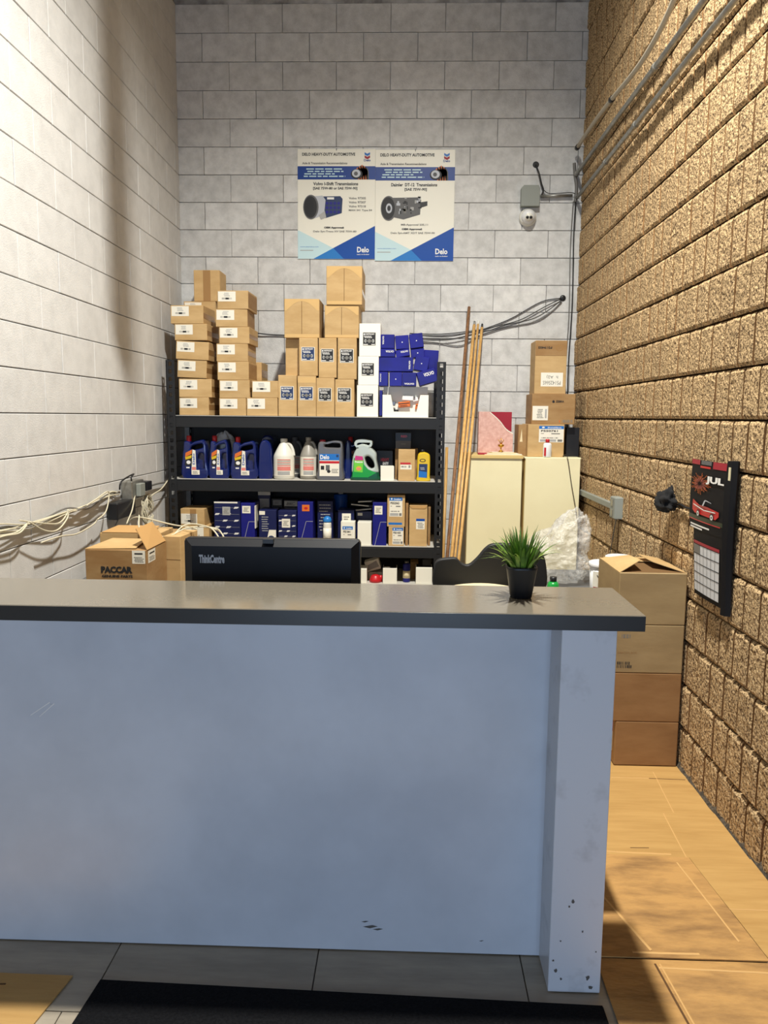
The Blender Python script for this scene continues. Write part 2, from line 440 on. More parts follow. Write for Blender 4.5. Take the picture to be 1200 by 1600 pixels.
# ------------------------------------------------------------------ reception counter
SX0, SX1 = WL+.01, .636
cnt = empty('reception_counter', (-.6, 2.15, 0)); tag(cnt, 'long white reception counter with grey quartz top and square end post', 'counter')
def rel(o, parent):
    o.location = Vector(o.location)-Vector(parent.location); return o
cb = MB(); cb.box(SX0, 2.13, .004, .47, 2.26, 1.056, 'laminate'); rel(cb.build('front_panel', cnt), cnt)
cb = MB(); cb.box(.418, 1.985, .003, .564, 2.262, 1.057, 'laminate_edge', c=.0015)
po = rel(cb.build('end_post', cnt), cnt)
# scuffs low on post and panel
sc = MB(); fa = Face(sc, (.418, 1.985, 0), XA, ZA, -YA); R = random.Random(3)
mdirt = mat('scuff_mark', (92, 88, 84), .7)
def blob(fc, u, v, r, m, l=1):
    n = 9; fc.poly([(u+r*R.uniform(.4, 1)*math.cos(6.28*i/n), v+r*1.3*R.uniform(.4, 1)*math.sin(6.28*i/n)) for i in range(n)], m, l)
for u, v, r_ in ((.012, .10, .004), (.02, .07, .006), (.035, .045, .004), (.11, .05, .007), (.12, .02, .008), (.06, .28, .006), (.05, .265, .004), (.09, .19, .004), (.03, .16, .003), (.13, .13, .003)):
    blob(fa, u, v, r_, mdirt)
sco = rel(sc.build('scuff', cnt), cnt); sco['kind'] = 'stuff'
sc = MB(); fa = Face(sc, (0, 2.13, 0), XA, ZA, -YA)
for px, py, r_ in ((578, 1448, .012), (590, 1452, .008), (570, 1440, .006), (752, 1470, .004), (80, 1100, .0015)):
    q = at(px, py, 1, 2.13); fa.poly([(q.x-r_*1.8, q.z), (q.x, q.z-r_*.4), (q.x+r_*2, q.z+.002), (q.x+r_*.6, q.z+r_*.5)], mdirt, 1)
for a, b in (((48, 1118), (78, 1098)), ((62, 1120), (85, 1100))):
    q, w = at(*a, 1, 2.13), at(*b, 1, 2.13)
    fa.poly([(q.x, q.z), (w.x, w.z), (w.x, w.z+.003), (q.x, q.z+.002)], 'white', 1)
sco = rel(sc.build('scuff', cnt), cnt); sco['kind'] = 'stuff'
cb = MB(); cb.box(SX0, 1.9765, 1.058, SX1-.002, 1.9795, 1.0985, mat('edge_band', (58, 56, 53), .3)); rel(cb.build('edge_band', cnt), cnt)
cb = MB(); cb.box(SX0, 1.98, 1.058, SX1, 2.315, 1.1, 'slab', c=.002); rel(cb.build('countertop', cnt), cnt)

# black mat and loose card in front of the counter
mt_ = MB()
mt_.add([(-.93, 1.0, .001), (.57, 1.0, .001), (.562, 1.935, .001), (-.862, 1.972, .001), (-.925, 1.005, .011), (.565, 1.005, .011), (.557, 1.93, .011), (-.857, 1.967, .011)],
        [(3, 2, 1, 0), (4, 5, 6, 7), (0, 1, 5, 4), (1, 2, 6, 5), (2, 3, 7, 6), (3, 0, 4, 7)], 'rubber')
tag(mt_.build('door_mat'), 'black carpet mat on the tiles in front of the counter', 'mat')
def sheet(name, label, pts, z, th, m, creases=(), parent_cat='cardboard', wav=.002, seed=1, flap=None):
    """flattened card lying on the floor: outline of four corners (floor x,y), gently uneven"""
    n = 14; a, b, c, d = [Vector((*p, 0)) for p in pts]; vs = []
    for k in (0, 1):
        for j in range(n+1):
            for i in range(n+1):
                u, v = i/n, j/n; p = (a*(1-u)+b*u)*(1-v)+(d*(1-u)+c*u)*v
                h = z+(th if k else 0)+(wav*(.5+.5*noise.noise(Vector((p.x*6+seed, p.y*6, seed))))-0)
                vs.append((p.x, p.y, h))
    w = n+1; Q = w*w; fs = []
    for j in range(n):
        for i in range(n):
            q = j*w+i; fs.append((Q+q, Q+q+1, Q+q+w+1, Q+q+w)); fs.append((q+w, q+w+1, q+1, q))
    for i in range(n):
        fs.append((i, i+1, Q+i+1, Q+i)); j = n*w+i; fs.append((j+1, j, Q+j, Q+j+1))
        j = i*w; fs.append((j+w, j, Q+j, Q+j+w)); j = i*w+n; fs.append((j, j+w, Q+j+w, Q+j))
    root = MB().add(vs, fs, m).build(name); tag(root, label, parent_cat)
    for (x0, y0, x1, y1, wd, mm) in creases:
        q = Vector((x1-x0, y1-y0, 0)); nn = q.normalized().cross(ZA)*wd*.55; vs2 = []
        for i in range(13):
            p = Vector((x0, y0, 0))+q*i/12; hh = z+th+wav*(.5+.5*noise.noise(Vector((p.x*6+seed, p.y*6, seed))))
            jit = nn*(.35*noise.noise(Vector((p.x*30, p.y*30, 1))))
            vs2 += [(*(p-nn+jit).xy, hh+.0002), (*(p+jit).xy, hh+.0014), (*(p+nn+jit).xy, hh+.0002)]
        MB().add(vs2, [(i*3+k, i*3+k+1, i*3+k+4, i*3+k+3) for i in range(12) for k in (0, 1)], mm).build('crease', root)
    return root
card_hl = mat('crease_pale', (204, 160, 98), .7); card_dk = mat('crease_torn', (92, 62, 30), .9)
sheet('cardboard_sheet', 'scrap of brown cardboard on the tiles left of the black mat', [(-1.45, 1.5), (-1.02, 1.5), (-.945, 1.985), (-1.45, 1.992)], .0005, .004, M['floor_card'], [(-1.3, 1.93, -1.12, 1.945, .006, card_dk)], seed=4)
def fl(px, py): q = at(px, py, 2, 0); return (q.x, q.y)
sheet('cardboard_sheet', 'clean tan cardboard sheet on the floor at the foot of the stacked boxes', [(.58, 2.95), (WR-.02, 2.95), (WR-.02, 3.83), (.58, 3.83)], .001, .0035, M['floor_card'],
      [(.94, 3.3, 1.11, 3.3, .004, card_hl), (1.11, 3.298, 1.27, 3.292, .005, card_dk), (1.115, 2.96, 1.15, 3.36, .005, card_hl)], seed=2)
sheet('cardboard_sheet', 'tan cardboard strip crossing the aisle, torn along its near edge', [(.57, 2.63), (WR-.022, 2.66), (WR-.022, 2.99), (.57, 2.985)], .0062, .0035, M['floor_card'],
      [(.62, 2.705, .80, 2.69, .006, card_hl), (.8, 2.69, 1.0, 2.682, .009, card_hl), (1.05, 2.66, 1.07, 2.98, .005, card_hl), (.86, 2.72, .93, 2.722, .004, card_dk), (.64, 2.722, .7, 2.728, .003, card_dk)], seed=3)
sheet('cardboard_sheet', 'scuffed dirty cardboard sheet on the aisle floor beside the counter', [(.57, 2.12), (1.10, 2.12), (1.055, 2.655), (.57, 2.67)], .0115, .004, M['floor_card_dirty'],
      [(.61, 2.64, .76, 2.15, .008, card_hl), (.7, 2.14, .9, 2.14, .008, card_hl), (1.0, 2.62, 1.045, 2.2, .006, card_hl)], seed=5)
sheet('cardboard_sheet', 'plain cardboard sheet against the stone wall beside the dirty one', [(1.1015, 2.12), (WR-.022, 2.12), (WR-.022, 2.655), (1.0565, 2.655)], .0115, .004, M['floor_card'],
      [(1.08, 2.36, 1.27, 2.36, .004, card_hl)], seed=6)
sheet('cardboard_sheet', 'nearest cardboard sheet on the aisle floor, split by a long crease', [(.585, 1.2), (WR-.022, 1.2), (WR-.022, 2.118), (.585, 2.118)], .006, .004, M['floor_card_dirty'],
      [(.755, 2.1, .82, 1.25, .006, card_dk), (.77, 2.1, .835, 1.25, .005, card_hl), (.76, 2.085, 1.27, 2.07, .007, card_hl)], seed=7)

# ------------------------------------------------------------------ cartons
def carton(label, x0, x1, zb, zt, Y, d, m='kraft', rot=0, tilt=0, cat='box', group=None, name='carton', tape=None, seam=False, bev=.0025):
    w = x1-x0; h = zt-zb
    root = empty(name, ((x0+x1)/2, Y+d/2, zb), (0, math.radians(tilt), math.radians(rot))); tag(root, label, cat, group)
    MB().box(-w/2, -d/2, 0, w/2, d/2, h, m, c=bev).build('body', root)
    root.w, root.h, root.d = 0, 0, 0
    return root
# plain tuple bookkeeping, as ID objects cannot carry python attributes
class Carton:
    def __init__(s, label, x0, x1, zb, zt, Y, d, m='kraft', rot=0, tilt=0, cat='box', group=None, name='carton', bev=.0025):
        s.w, s.h, s.d = x1-x0, zt-zb, d; s.top = zt
        s.root = empty(name, ((x0+x1)/2, Y+d/2, zb), (0, math.radians(tilt), math.radians(rot))); tag(s.root, label, cat, group)
        MB().box(-s.w/2, -d/2, 0, s.w/2, d/2, s.h, m, c=bev).build('body', s.root)
    def front(s, mb): return Face(mb, (-s.w/2, -s.d/2, 0), XA, ZA, -YA)
    def right(s, mb): return Face(mb, (s.w/2, -s.d/2, 0), YA, ZA, XA)
    def left(s, mb): return Face(mb, (-s.w/2, s.d/2, 0), -YA, ZA, -XA)
    def topf(s, mb): return Face(mb, (-s.w/2, -s.d/2, s.h), XA, YA, ZA)
    def tape(s, side='right', a=.4, b=.6, m='tape'):
        mb = MB(); f = getattr(s, side if side != 'top' else 'topf')(mb); L = s.w if side in ('front', 'top') else s.d; Hh = s.d if side == 'top' else s.h
        f.rect(L*a, .002, L*b, Hh-.002, m, 0); mb.build('tape', s.root); return s
    def tape_h(s, side='right', a=.4, b=.6, m='tape'):
        mb = MB(); f = getattr(s, side)(mb); L = s.w if side == 'front' else s.d
        f.rect(.002, s.h*a, L-.002, s.h*b, m, 0); mb.build('tape', s.root); return s
    def barcode(s, u0=.03, w=.125, v1=.95, h=.068, seed=1):
        mb = MB(); f = s.front(mb); u0 *= s.w; t = s.h*v1; bo = max(.003, t-h)
        f.rect(u0, bo, u0+w, t, 'paper', 0); f.lines(u0+w*.32, bo+(t-bo)*.52, u0+w*.7, bo+(t-bo)*.92, 'lightink', 3, 1, seed)
        f.bars(u0+w*.22, bo+(t-bo)*.2, u0+w*.8, bo+(t-bo)*.38, 'ink', 14, 1, seed)
        f.rect(u0+w*.42, bo+(t-bo)*.2, u0+w*.62, bo+(t-bo)*.38, 'black', 2)
        mb.build('label', s.root); return s
YS = 5.46
L1, L2, L3, L4 = 1.6122, 1.1572, .6832, .402
def zz(py, Y=YS, px=450): return aZ(px, py, Y)
def xx(px, Y=YS, py=600): return aX(px, py, Y)

# front left stack of barcoded cartons
def stack(base, Y, items, dep=.29, m='kraft', **k):
    z = base; out = []
    for it in items:
        x0, x1, yt, label = it[:4]; o = it[4] if len(it) > 4 else {}
        zt = zz(yt, Y, (x0+x1)/2)
        if 'h' in o: zt = z+o['h']
        c = Carton(label, xx(x0, Y), xx(x1, Y), z+.0006, zt, o.get('Y', Y), o.get('dep', dep), o.get('m', m), o.get('rot', 0), o.get('tilt', 0), group=k.get('group'))
        out.append(c); z = zt+o.get('lift', 0)
    return out
GA = 'barcoded brown cartons stacked at the left end of the rack'
sA = stack(L1, YS, [
    (280, 327, 621, 'barcoded kraft carton at the very bottom of the far left stack', {'rot': -2}),
    (279, 330, 592, 'barcoded kraft carton second from the bottom of the far left stack', {'rot': 1, 'lift': .007}),
    (278, 324, 562, 'barcoded kraft carton third from the bottom of the far left stack, leaning', {'rot': -2, 'tilt': 2.2, 'h': .123, 'lift': .004}),
    (276, 327, 533, 'barcoded kraft carton fourth from the bottom of the far left stack, tipped sideways', {'rot': -1, 'tilt': 2.6, 'h': .128, 'lift': .007}),
    (276, 327, 506, 'barcoded kraft carton second from the top of the far left stack', {'rot': -3}),
    (270, 321, 477, 'barcoded kraft carton topmost of the far left stack, jutting out left', {'rot': -2})], group=GA)
for i, c in enumerate(sA): c.barcode(seed=i+3); c.tape_h('right', .3, .6)
sC = stack(L1, YS, [
    (342, 384, 622, 'barcoded kraft carton at the bottom of the tall second stack', {}),
    (342.5, 390, 594, 'barcoded kraft carton second from the bottom of the tall second stack', {}),
    (340, 389, 565, 'barcoded kraft carton third from the bottom of the tall second stack', {}),
    (339, 388, 537, 'barcoded kraft carton fourth from the bottom of the tall second stack', {}),
    (344, 391, 511, 'barcoded kraft carton third from the top of the tall second stack', {'rot': -1}),
    (338, 387, 483, 'barcoded kraft carton second from the top of the tall second stack', {'rot': 1.5}),
    (342, 390, 454, 'barcoded kraft carton topmost of the tall second stack', {'rot': -1})], group=GA)
for i, c in enumerate(sC): c.barcode(seed=i+13); c.tape_h('right', .1, .9, 'kraft_dark') if i in (2, 5, 6) else c.tape_h('right', .35, .6)
sD = stack(L1, YS, [
    (385, 433.5, 621.5, 'barcoded kraft carton on the shelf just left of the navy-labelled boxes', {}),
    (393, 434, 595, 'lone barcoded kraft carton on top of the short pile beside the tall stack', {'rot': 1})], group=GA)
for i, c in enumerate(sD): c.barcode(seed=i+23, h=.072)
sB = stack(L1, YS+.30, [(298, 345, 625, 'brown carton hidden low behind the far left stack'), (296, 343, 597, 'brown carton showing its edge behind the far left stack, second up'),
    (294, 341, 568, 'brown carton showing its edge behind the far left stack, third up'), (296, 341, 539, 'brown carton behind the far left stack, fourth up'),
    (297, 342, 505, 'brown carton behind the far left stack, under the one with a label peeping out'),
    (290, 339, 471, 'brown carton behind the far left stack, its white label just peeping over')], dep=.25, group=GA)
sB[-1].barcode(seed=44, h=.05)
cT = Carton('upright plain brown carton with centre tape, standing highest at the left end', xx(306, YS+.3), xx(346, YS+.3), sB[-1].top+.0006, zz(422, YS+.3, 325), YS+.3, .2)
cT.tape('front', .36, .64)
sE = stack(L1, YS+.30, [(362, 409, 623, 'brown carton at the back, hidden behind the bottom of the second stack'), (362, 409, 595, 'brown carton at the back behind the second stack, in the middle'),
    (362, 409, 566, 'brown carton at the back poking out right of the tall second stack')], dep=.25, group=GA)
sE[-1].tape_h('right', .2, .6)

# tall boxes with differential labels
def axle_label(c, dark='navy', u=.12, v=.42, w=.72):
    mb = MB(); f = c.front(mb); W_ = c.w*w; u0 = c.w*u; v0 = c.h*v; s = W_
    f.rect(u0, v0, u0+s, v0+s, 'paper', 0); f.rect(u0+s*.04, v0+s*.04, u0+s*.96, v0+s*.96, dark, 1)
    f.text('DETROIT', u0+s*.24, v0+s*.8, s*.64, s*.1, 'white', .04); f.disc(u0+s*.14, v0+s*.84, s*.06, s*.06, 'white', 2)
    f.lines(u0+s*.1, v0+s*.58, u0+s*.75, v0+s*.76, 'white', 2, 2, 5)
    for dx in (.22, .78): f.disc(u0+s*dx, v0+s*.36, s*.09, s*.13, 'lightink', 2, 12)
    f.rect(u0+s*.2, v0+s*.32, u0+s*.8, v0+s*.39, 'ink', 2); f.disc(u0+s*.5, v0+s*.36, s*.11, s*.14, 'ink', 3, 12)
    f.rect(u0+s*.06, v0+s*.08, u0+s*.4, v0+s*.13, 'white', 2); f.rect(u0+s*.66, v0+s*.08, u0+s*.92, v0+s*.13, 'white', 2)
    mb.build('label', c.root)
GE = 'tall kraft boxes with square dark labels'
cols = [((434.7, 463.5, 586), (444, 466.5, 529)), ((465, 493.8, 587), (467.5, 496.5, 526)), ((494.3, 522.5, 590), (498, 525.8, 527.5)), ((523.5, 553.5, 592), (527.5, 557, 529))]
nmz = ['leftmost', 'second from left', 'third from left', 'rightmost']
tops = []
for i, (lo_, hi_) in enumerate(cols):
    kind = 'navy' if i < 2 else 'black'
    a = Carton('tall kraft box with a square %s label, %s of the lower row' % (kind, nmz[i]), xx(lo_[0]), xx(lo_[1]), L1+.0006, zz(lo_[2]), YS, .28, group=GE, name='tall_carton')
    axle_label(a, kind, v=.4)
    if i == 1: a.tape_h('front', .83, .97, 'clear_tape')
    if i == 0: lab = 'plain tall kraft box recessed under the taped one, left end of the upper row'
    else: lab = 'tall kraft box with a square %s label, %s of the upper row' % ('navy' if i == 1 else 'black', ['', 'left', 'middle', 'right'][i])
    b = Carton(lab, xx(hi_[0]), xx(hi_[1]), a.top+.0006, zz(528, px=hi_[0]), YS+(.07 if i == 0 else 0), .28 if i else .2, group=GE, name='tall_carton', rot=[0, 0, 0, 0][i])
    if i: axle_label(b, 'navy' if i == 1 else 'black', v=.4)
    tops.append(b.top)
def flapbox(c):
    mb = MB(); f = c.front(mb); f.rect(c.w*.49, .002, c.w*.503, c.h-.002, 'seam', 0)
    mb.build('flap_seam', c.root)
    mb = MB(); f = c.front(mb)
    n = 14; P = [(c.w*.06+c.w*.88*i/n, c.h*(.70+.24*math.sin(math.pi*i/n))) for i in range(n+1)]
    f.poly([(0.003, c.h-.003), (c.w-.003, c.h-.003), (c.w-.003, c.h*.70)]+P[::-1]+[(0.003, c.h*.7)], 'clear_tape', 1)
    mb.build('tape', c.root)
    mb = MB(); c.front(mb).rect(.003, .003, c.w-.003, c.h*.1, 'clear_tape', 1); mb.build('tape', c.root)
g1 = Carton('cube carton with wide clear tape on top of the plain recessed box', xx(444.5), xx(499), max(tops[:2])+.0006, zz(466.5, px=470), YS+.01, .27); flapbox(g1)
g2 = Carton('cube carton with wide clear tape, lower of two at the middle', xx(507), xx(560), max(tops[2:])+.0006, zz(476.5, px=530), YS+.01, .3); flapbox(g2)
g3 = Carton('cube carton with glossy tape, highest box on the whole rack', xx(510, py=450), xx(566, py=450), g2.top+.0006, zz(415.5, px=530), YS, .36); flapbox(g3); g3.tape_h('right', .3, .42, 'clear_tape')
# white boxes
GW = 'white boxes with black square labels'
z = L1
for i, (a, b, t, n_) in enumerate(((557.8, 591, 602, 'bottom'), (559.5, 591.5, 557, 'middle'), (561, 594, 505.5, 'top'))):
    c = Carton('tall white box with a black square label, %s of the white stack' % n_, xx(a), xx(b), z+.0006, zz(t, px=575), YS, .26, 'ivory', group=GW, name='white_carton'); axle_label(c, 'black', .15, .32, .64); z = c.top

# display tray full of small packs
tx0, tx1 = xx(598), xx(670); tz = L1+.0006; tr = empty('display_tray', ((tx0+tx1)/2, YS+.14, tz)); tag(tr, 'white cut-out display tray of small packs at the right end of the top shelf', 'box')
tw = tx1-tx0; hf = zz(617, px=630)-tz; hb = zz(603.5, px=630)-tz
mb = MB()
mb.plate([[(-tw/2, 0), (tw/2, 0), (tw/2, hf), (tw*.32, hf), (tw*.24, hf*.25), (-tw*.25, hf*.25), (-tw*.32, hf), (-tw/2, hf)]], -.14, -.136, 'ivory', .0008)
mb.box(-tw/2, -.136, 0, -tw/2+.003, .14, hf, 'ivory').box(tw/2-.003, -.136, 0, tw/2, .14, hf, 'ivory').box(-tw/2, -.136, 0, tw/2, .14, .003, 'ivory')
mb.build('tray', tr)
MB().box(-tw/2+.004, -.04, .003, tw/2-.004, .14, hb, 'ivory', c=.001).build('back_board', tr)
for i, (px, py, w_, h_, mm, rt) in enumerate(((612, 630, .05, .03, 'jugsilver', 12), (632, 632, .085, .04, 'orange', -6), (655, 636, .06, .04, 'orange', 8), (637, 622, .08, .035, 'whiteplastic', 3), (618, 643, .04, .028, 'black', 0), (650, 624, .045, .03, 'whiteplastic', -12))):
    q = at(px, py, 1, YS+.04); c = Carton(['grey crumpled pack at the left of the white tray', 'orange and black pack in the middle of the white tray', 'orange pack at the right of the white tray', 'silver-white crumpled pack on the orange ones in the tray', 'small black pack low in the white tray', 'small white wrapper at the right of the tray'][i],
        q.x-w_/2, q.x+w_/2, max(q.z-h_/2, tz+.004), max(q.z-h_/2, tz+.004)+h_, YS+.02+.012*i, .05, mm, tilt=rt, cat='pack', name='small_pack', bev=.004)
    if mm == 'orange':
        k = MB(); f = c.front(k); f.rect(0.004, h_*.6, w_-.004, h_*.75, 'black', 0); f.lines(.01, h_*.15, w_-.01, h_*.5, 'black', 2, 0, 3); k.build('print', c.root)

# heap of small deep blue parts boxes
GV = 'small deep blue parts boxes heaped on the rack'
def vbox(label, x0, y0, x1, y1, Y, d, tilt=0, txt=None, rot=0):
    X0, X1 = xx(x0, Y, y1), xx(x1, Y, y1); Z0_, Z1 = aZ((x0+x1)/2, y1, Y), aZ((x0+x1)/2, y0, Y)
    w, h = X1-X0, Z1-Z0_
    cx, cz = (X0+X1)/2, (Z0_+Z1)/2; t = math.radians(tilt)
    base = Vector((cx, Y+d/2, cz))-Vector((math.sin(t)*h/2, 0, math.cos(t)*h/2))
    c = Carton(label, base.x-w/2, base.x+w/2, base.z, base.z+h, Y, d, 'volvo', rot, tilt, group=GV, name='parts_box', bev=.003)
    mb = MB(); f = c.front(mb)
    if txt == 'h': f.text('VOLVO', w*.35, h*.55, w*.55, h*.26, 'white', .03)
    if txt == 'hb': f.text('VOLVO', w*.15, h*.1, w*.7, h*.13, 'white', .03)
    if txt == 'v': f.text('VOLVO', w*.24, h*.28, h*.6, w*.12, 'white', .03, ang=math.pi/2)
    if txt == 'vr': f.text('VOLVO', w*.92, h*.15, h*.6, w*.05, 'white', .03, ang=math.pi/2)
    if txt in ('dot', None): f.disc(w*.5, h*.5, .004, .004, 'white', 1, 8)
    mb.build('print', c.root); return c
VY = YS+.0
vbox('blue parts box with upright white lettering, left end of the lowest blue row', 592, 581.2, 606, 603.2, VY, .2, 0, 'v')
vbox('blank blue parts box second in the lowest blue row above the tray', 608.5, 581.6, 628, 603.2, VY, .2, 0, 'dot')
vbox('blue parts box with lettering along its foot, third in the lowest blue row', 628.4, 582, 650.4, 603.2, VY, .2, 0, 'hb')
vbox('blue parts box tilted at the lower right, white lettering along its top', 652.5, 578, 682, 599.5, VY-.01, .2, -17, 'h')
vbox('long blue parts box lying flat across the middle of the heap', 591.5, 558, 645.5, 580.4, VY+.015, .2, 0, 'vr')
vbox('blue parts box tilted right of the long flat one', 647.5, 556.5, 669.5, 579.5, VY+.02, .2, 10, 'dot')
vbox('low blue box with level lettering on the left of the heap', 594.5, 545, 617.4, 557.6, VY+.01, .2, 0, 'h')
vbox('blue parts box with upright lettering, top left of the heap', 594.8, 522.5, 616.4, 544.4, VY+.02, .2, 0, 'v')
vbox('low tilted blue box with slanting white lettering in the heap', 618.3, 546.2, 640, 557.4, VY+.02, .19, -10, 'h')
vbox('blank blue box, middle of the topmost blue row', 617.8, 524, 638.8, 545.4, VY+.03, .18, -5, 'dot')
vbox('blue box at the top right of the heap, tilted', 640, 521, 661, 543.5, VY+.02, .18, -8, 'dot')
vbox('blue box under the top right one, tilted and blank', 642, 544.5, 663, 558.5, VY+.03, .16, -6, 'dot')
vbox('large dull blue box standing behind the right side of the heap', 661, 547, 684, 590, VY+.235, .1, 3, 'none')
vbox('blue box standing on the shelf beside the white tray', 592.6, 610, 597.2, 649.6, VY+.02, .2, 0, 'none')

# ------------------------------------------------------------------ steel rack
RX0, RX1, RY0, RY1, RH = -1.722, .262, 5.43, 6.045, 2.0
rk = empty('storage_rack', ((RX0+RX1)/2, (RY0+RY1)/2, 0)); tag(rk, 'charcoal steel boltless storage rack against the white back wall', 'shelving')
rx0, rx1, ry0, ry1 = RX0-rk.location.x, RX1-rk.location.x, RY0-rk.location.y, RY1-rk.location.y
def upright(sx, sy):
    mb = MB(); x = rx0 if sx < 0 else rx1; y = ry0 if sy < 0 else ry1; t = .003; w = .062
    ix, iy = -sx, -sy; n = 37; pitch = RH/n
    def strip(a0, a1, z0, z1, front):
        if front: xs = sorted((x+ix*a0, x+ix*a1)); ys = sorted((y, y+iy*t))
        else: xs = sorted((x, x+ix*t)); ys = sorted((y+iy*a0, y+iy*a1))
        mb.box(xs[0], ys[0], z0, xs[1], ys[1], z1, 'rack')
    for fr in (True, False):
        strip(0, .02, 0, RH, fr); strip(.042, w, 0, RH, fr)
        for i in range(n+1):
            z0 = max(0, i*pitch-.013); z1 = min(RH, i*pitch+.013)
            strip(.02, .042, z0, z1, fr)
    mb.box(min(x, x+ix*w)-.002, min(y, y+iy*w)-.002, 0, max(x, x+ix*w)+.002, max(y, y+iy*w)+.002, .006, 'rack')
    mb.build('upright', rk)
for sx in (-1, 1):
    for sy in (-1, 1): upright(sx, sy)
for lv, hgt in ((L1, .078), (L2, .08), (L3, .075), (L4, .075)):
    for yy in (0, 1):
        y = ry0+.004 if yy == 0 else ry1-.034
        mb = MB(); mb.box(rx0+.012, y, lv-hgt-.008, rx1-.012, y+.03, lv-.012, 'rack', c=.003)
        mb.box(rx0+.012, y+(-.0 if yy == 0 else 0), lv-.012, rx1-.012, y+.006, lv-.004, 'rack').build('beam', rk)
    for xs in (rx0+.004, rx1-.034): MB().box(xs, ry0+.06, lv-hgt, xs+.03, ry1-.06, lv-.012, 'rack', c=.002).build('side_beam', rk)
    MB().box(rx0+.014, ry0+.011, lv-.0115, rx1-.014, ry1-.01, lv, 'deck').build('shelf', rk)
MB().box(rx0+.02, ry1-.004, .1, rx1-.02, ry1, L1-.08, 'rackback').build('back_panel', rk)

# ------------------------------------------------------------------ jugs and bottles on the second shelf
def px_root(name, label, cat, x0, x1, Y, d, zb, group=None, rot=0):
    a, b = aX(x0, 720, Y), aX(x1, 720, Y); r = empty(name, ((a+b)/2, Y+d/2, zb+.0006), (0, 0, math.radians(rot))); tag(r, label, cat, group); return r, b-a
def oil_jug(label, x0, x1, ytop, Y, d=.13, group='blue oil jugs on the rack', side=False, cap='red', rot=0):
    r, w = px_root('oil_jug', label, 'jug', x0, x1, Y, d, L2, group, rot); h = zz(ytop, Y, x0)-L2
    P = [(-.5, 0), (.5, 0), (.5, .45), (.5, .72), (.47, .86), (.38, .95), (.2, .93), (0, .9), (-.14, .85), (-.2, .9), (-.42, .9), (-.46, .7), (-.5, .55)]
    ol = smooth([(x*w, z*h*.96) for x, z in P], 4)
    h1 = smooth([(x*w, z*h*.96) for x, z in ((-.12, .7), (.3, .74), (.36, .8), (.3, .85), (.05, .82), (-.1, .78))], 3)
    h2 = smooth([(x*w, z*h*.96) for x, z in ((.12, .26), (.36, .24), (.4, .3), (.4, .55), (.34, .62), (.16, .58))], 3)
    mb = MB()
    if side: mb.plate([smooth([(-.5*w, 0), (.5*w, 0), (.5*w, .5*h), (.44*w, .8*h), (.2*w, .93*h), (-.2*w, .93*h), (-.44*w, .8*h), (-.5*w, .5*h)], 4)], -d/2, d/2, 'jugblue', .014)
    else: mb.plate([ol, h1, h2], -d/2, d/2, 'jugblue', .012)
    mb.build('body', r)
    if not side:
        MB().box(.08*w, -d*.2, .2*h, .44*w, d*.3, .62*h, 'jugblue').build('grip', r)
        MB().lathe([(.016, .86*h), (.018, .87*h), (.018, .985*h), (.014, h)], cap, (-.31*w, 0, 0), 14).build('cap', r)
        mb = MB(); f = Face(mb, (-w/2, -d/2, 0), XA, ZA, -YA)
        f.poly([(.1*w, .3*h), (.42*w, .3*h), (.42*w, .64*h), (.16*w, .56*h)], 'black', 0)
        f.poly([(.12*w, .5*h), (.4*w, .58*h), (.42*w, .68*h), (.14*w, .6*h)], 'orange', 1); f.poly([(.14*w, .44*h), (.38*w, .48*h), (.4*w, .55*h), (.12*w, .5*h)], 'yellow', 1)
        f.disc(.26*w, .38*h, .09*w, .045*h, 'white', 2, 10); f.rect(.16*w, .24*h, .3*w, .27*h, 'white', 2)
        f.poly([(.38*w, .2*h), (.58*w, .2*h), (.56*w, .66*h), (.44*w, .68*h)], 'paper', 3); f.text('Delo', .53*w, .33*h, .26*h, .1*w, 'bluemat', .03, l=4, ang=math.pi/2)
        f.rect(.4*w, .2*h, .57*w, .27*h, 'salmon', 4); f.rect(.38*w, .09*h, .72*w, .2*h, 'paper', 3); f.lines(.42*w, .11*h, .68*w, .18*h, 'ink', 2, 4, 3)
        mb.build('label', r)
    return r
oil_jug('blue oil jug with red cap, leftmost on the jug shelf', 285, 322, 681, YS+.0)
oil_jug('blue oil jug with red cap, second from the left, before a white bag', 327, 356, 681, YS+.02)
oil_jug('blue oil jug with red cap right of the white bag', 362, 400, 683, YS+.01)
oil_jug('blue oil jug seen end-on beside the white gallon jug', 404, 424.5, 684, YS+.03, .2, side=True)
oil_jug('dark blue oil jug in the second row behind the end-on one', 406, 430, 676, YS+.28, .2, side=True)
# white bag between the jugs
def bag_blob(name, label, c, rx, ry, rz, m, seed, peak=None, n=26, amp=.16, cat='bag'):
    vs = []; fs = []; R2 = n
    for j in range(n+1):
        th = math.pi*j/n
        for i in range(n):
            ph = 2*math.pi*i/n; d = Vector((math.sin(th)*math.cos(ph), math.sin(th)*math.sin(ph), math.cos(th)))
            k = 1+amp*(noise.noise(d*2.2+Vector((seed, 0, 0)))+.6*abs(noise.noise(d*5+Vector((0, seed, 0))))-.35*abs(noise.noise(d*9+Vector((0, 0, seed)))))
            p = Vector((d.x*rx*k, d.y*ry*k, d.z*rz*k))
            if peak: t = max(0, d.z)**3; p += Vector(peak)*t
            p.z = max(p.z, -rz*.93); vs.append(p)
    for j in range(n):
        for i in range(n): fs.append((j*n+i, (j+1)*n+i, (j+1)*n+(i+1) % n, j*n+(i+1) % n))
    o = MB().add(vs, fs, m, sm=True).build(name, loc=c); tag(o, label, cat); return o
q = at(349, 715, 1, YS+.24); bag_blob('plastic_bag', 'crumpled white bag wedged behind the second blue jug', (q.x, YS+.26, L2+.16), .10, .07, .165, 'whiteplastic', 3, n=40, amp=.2)
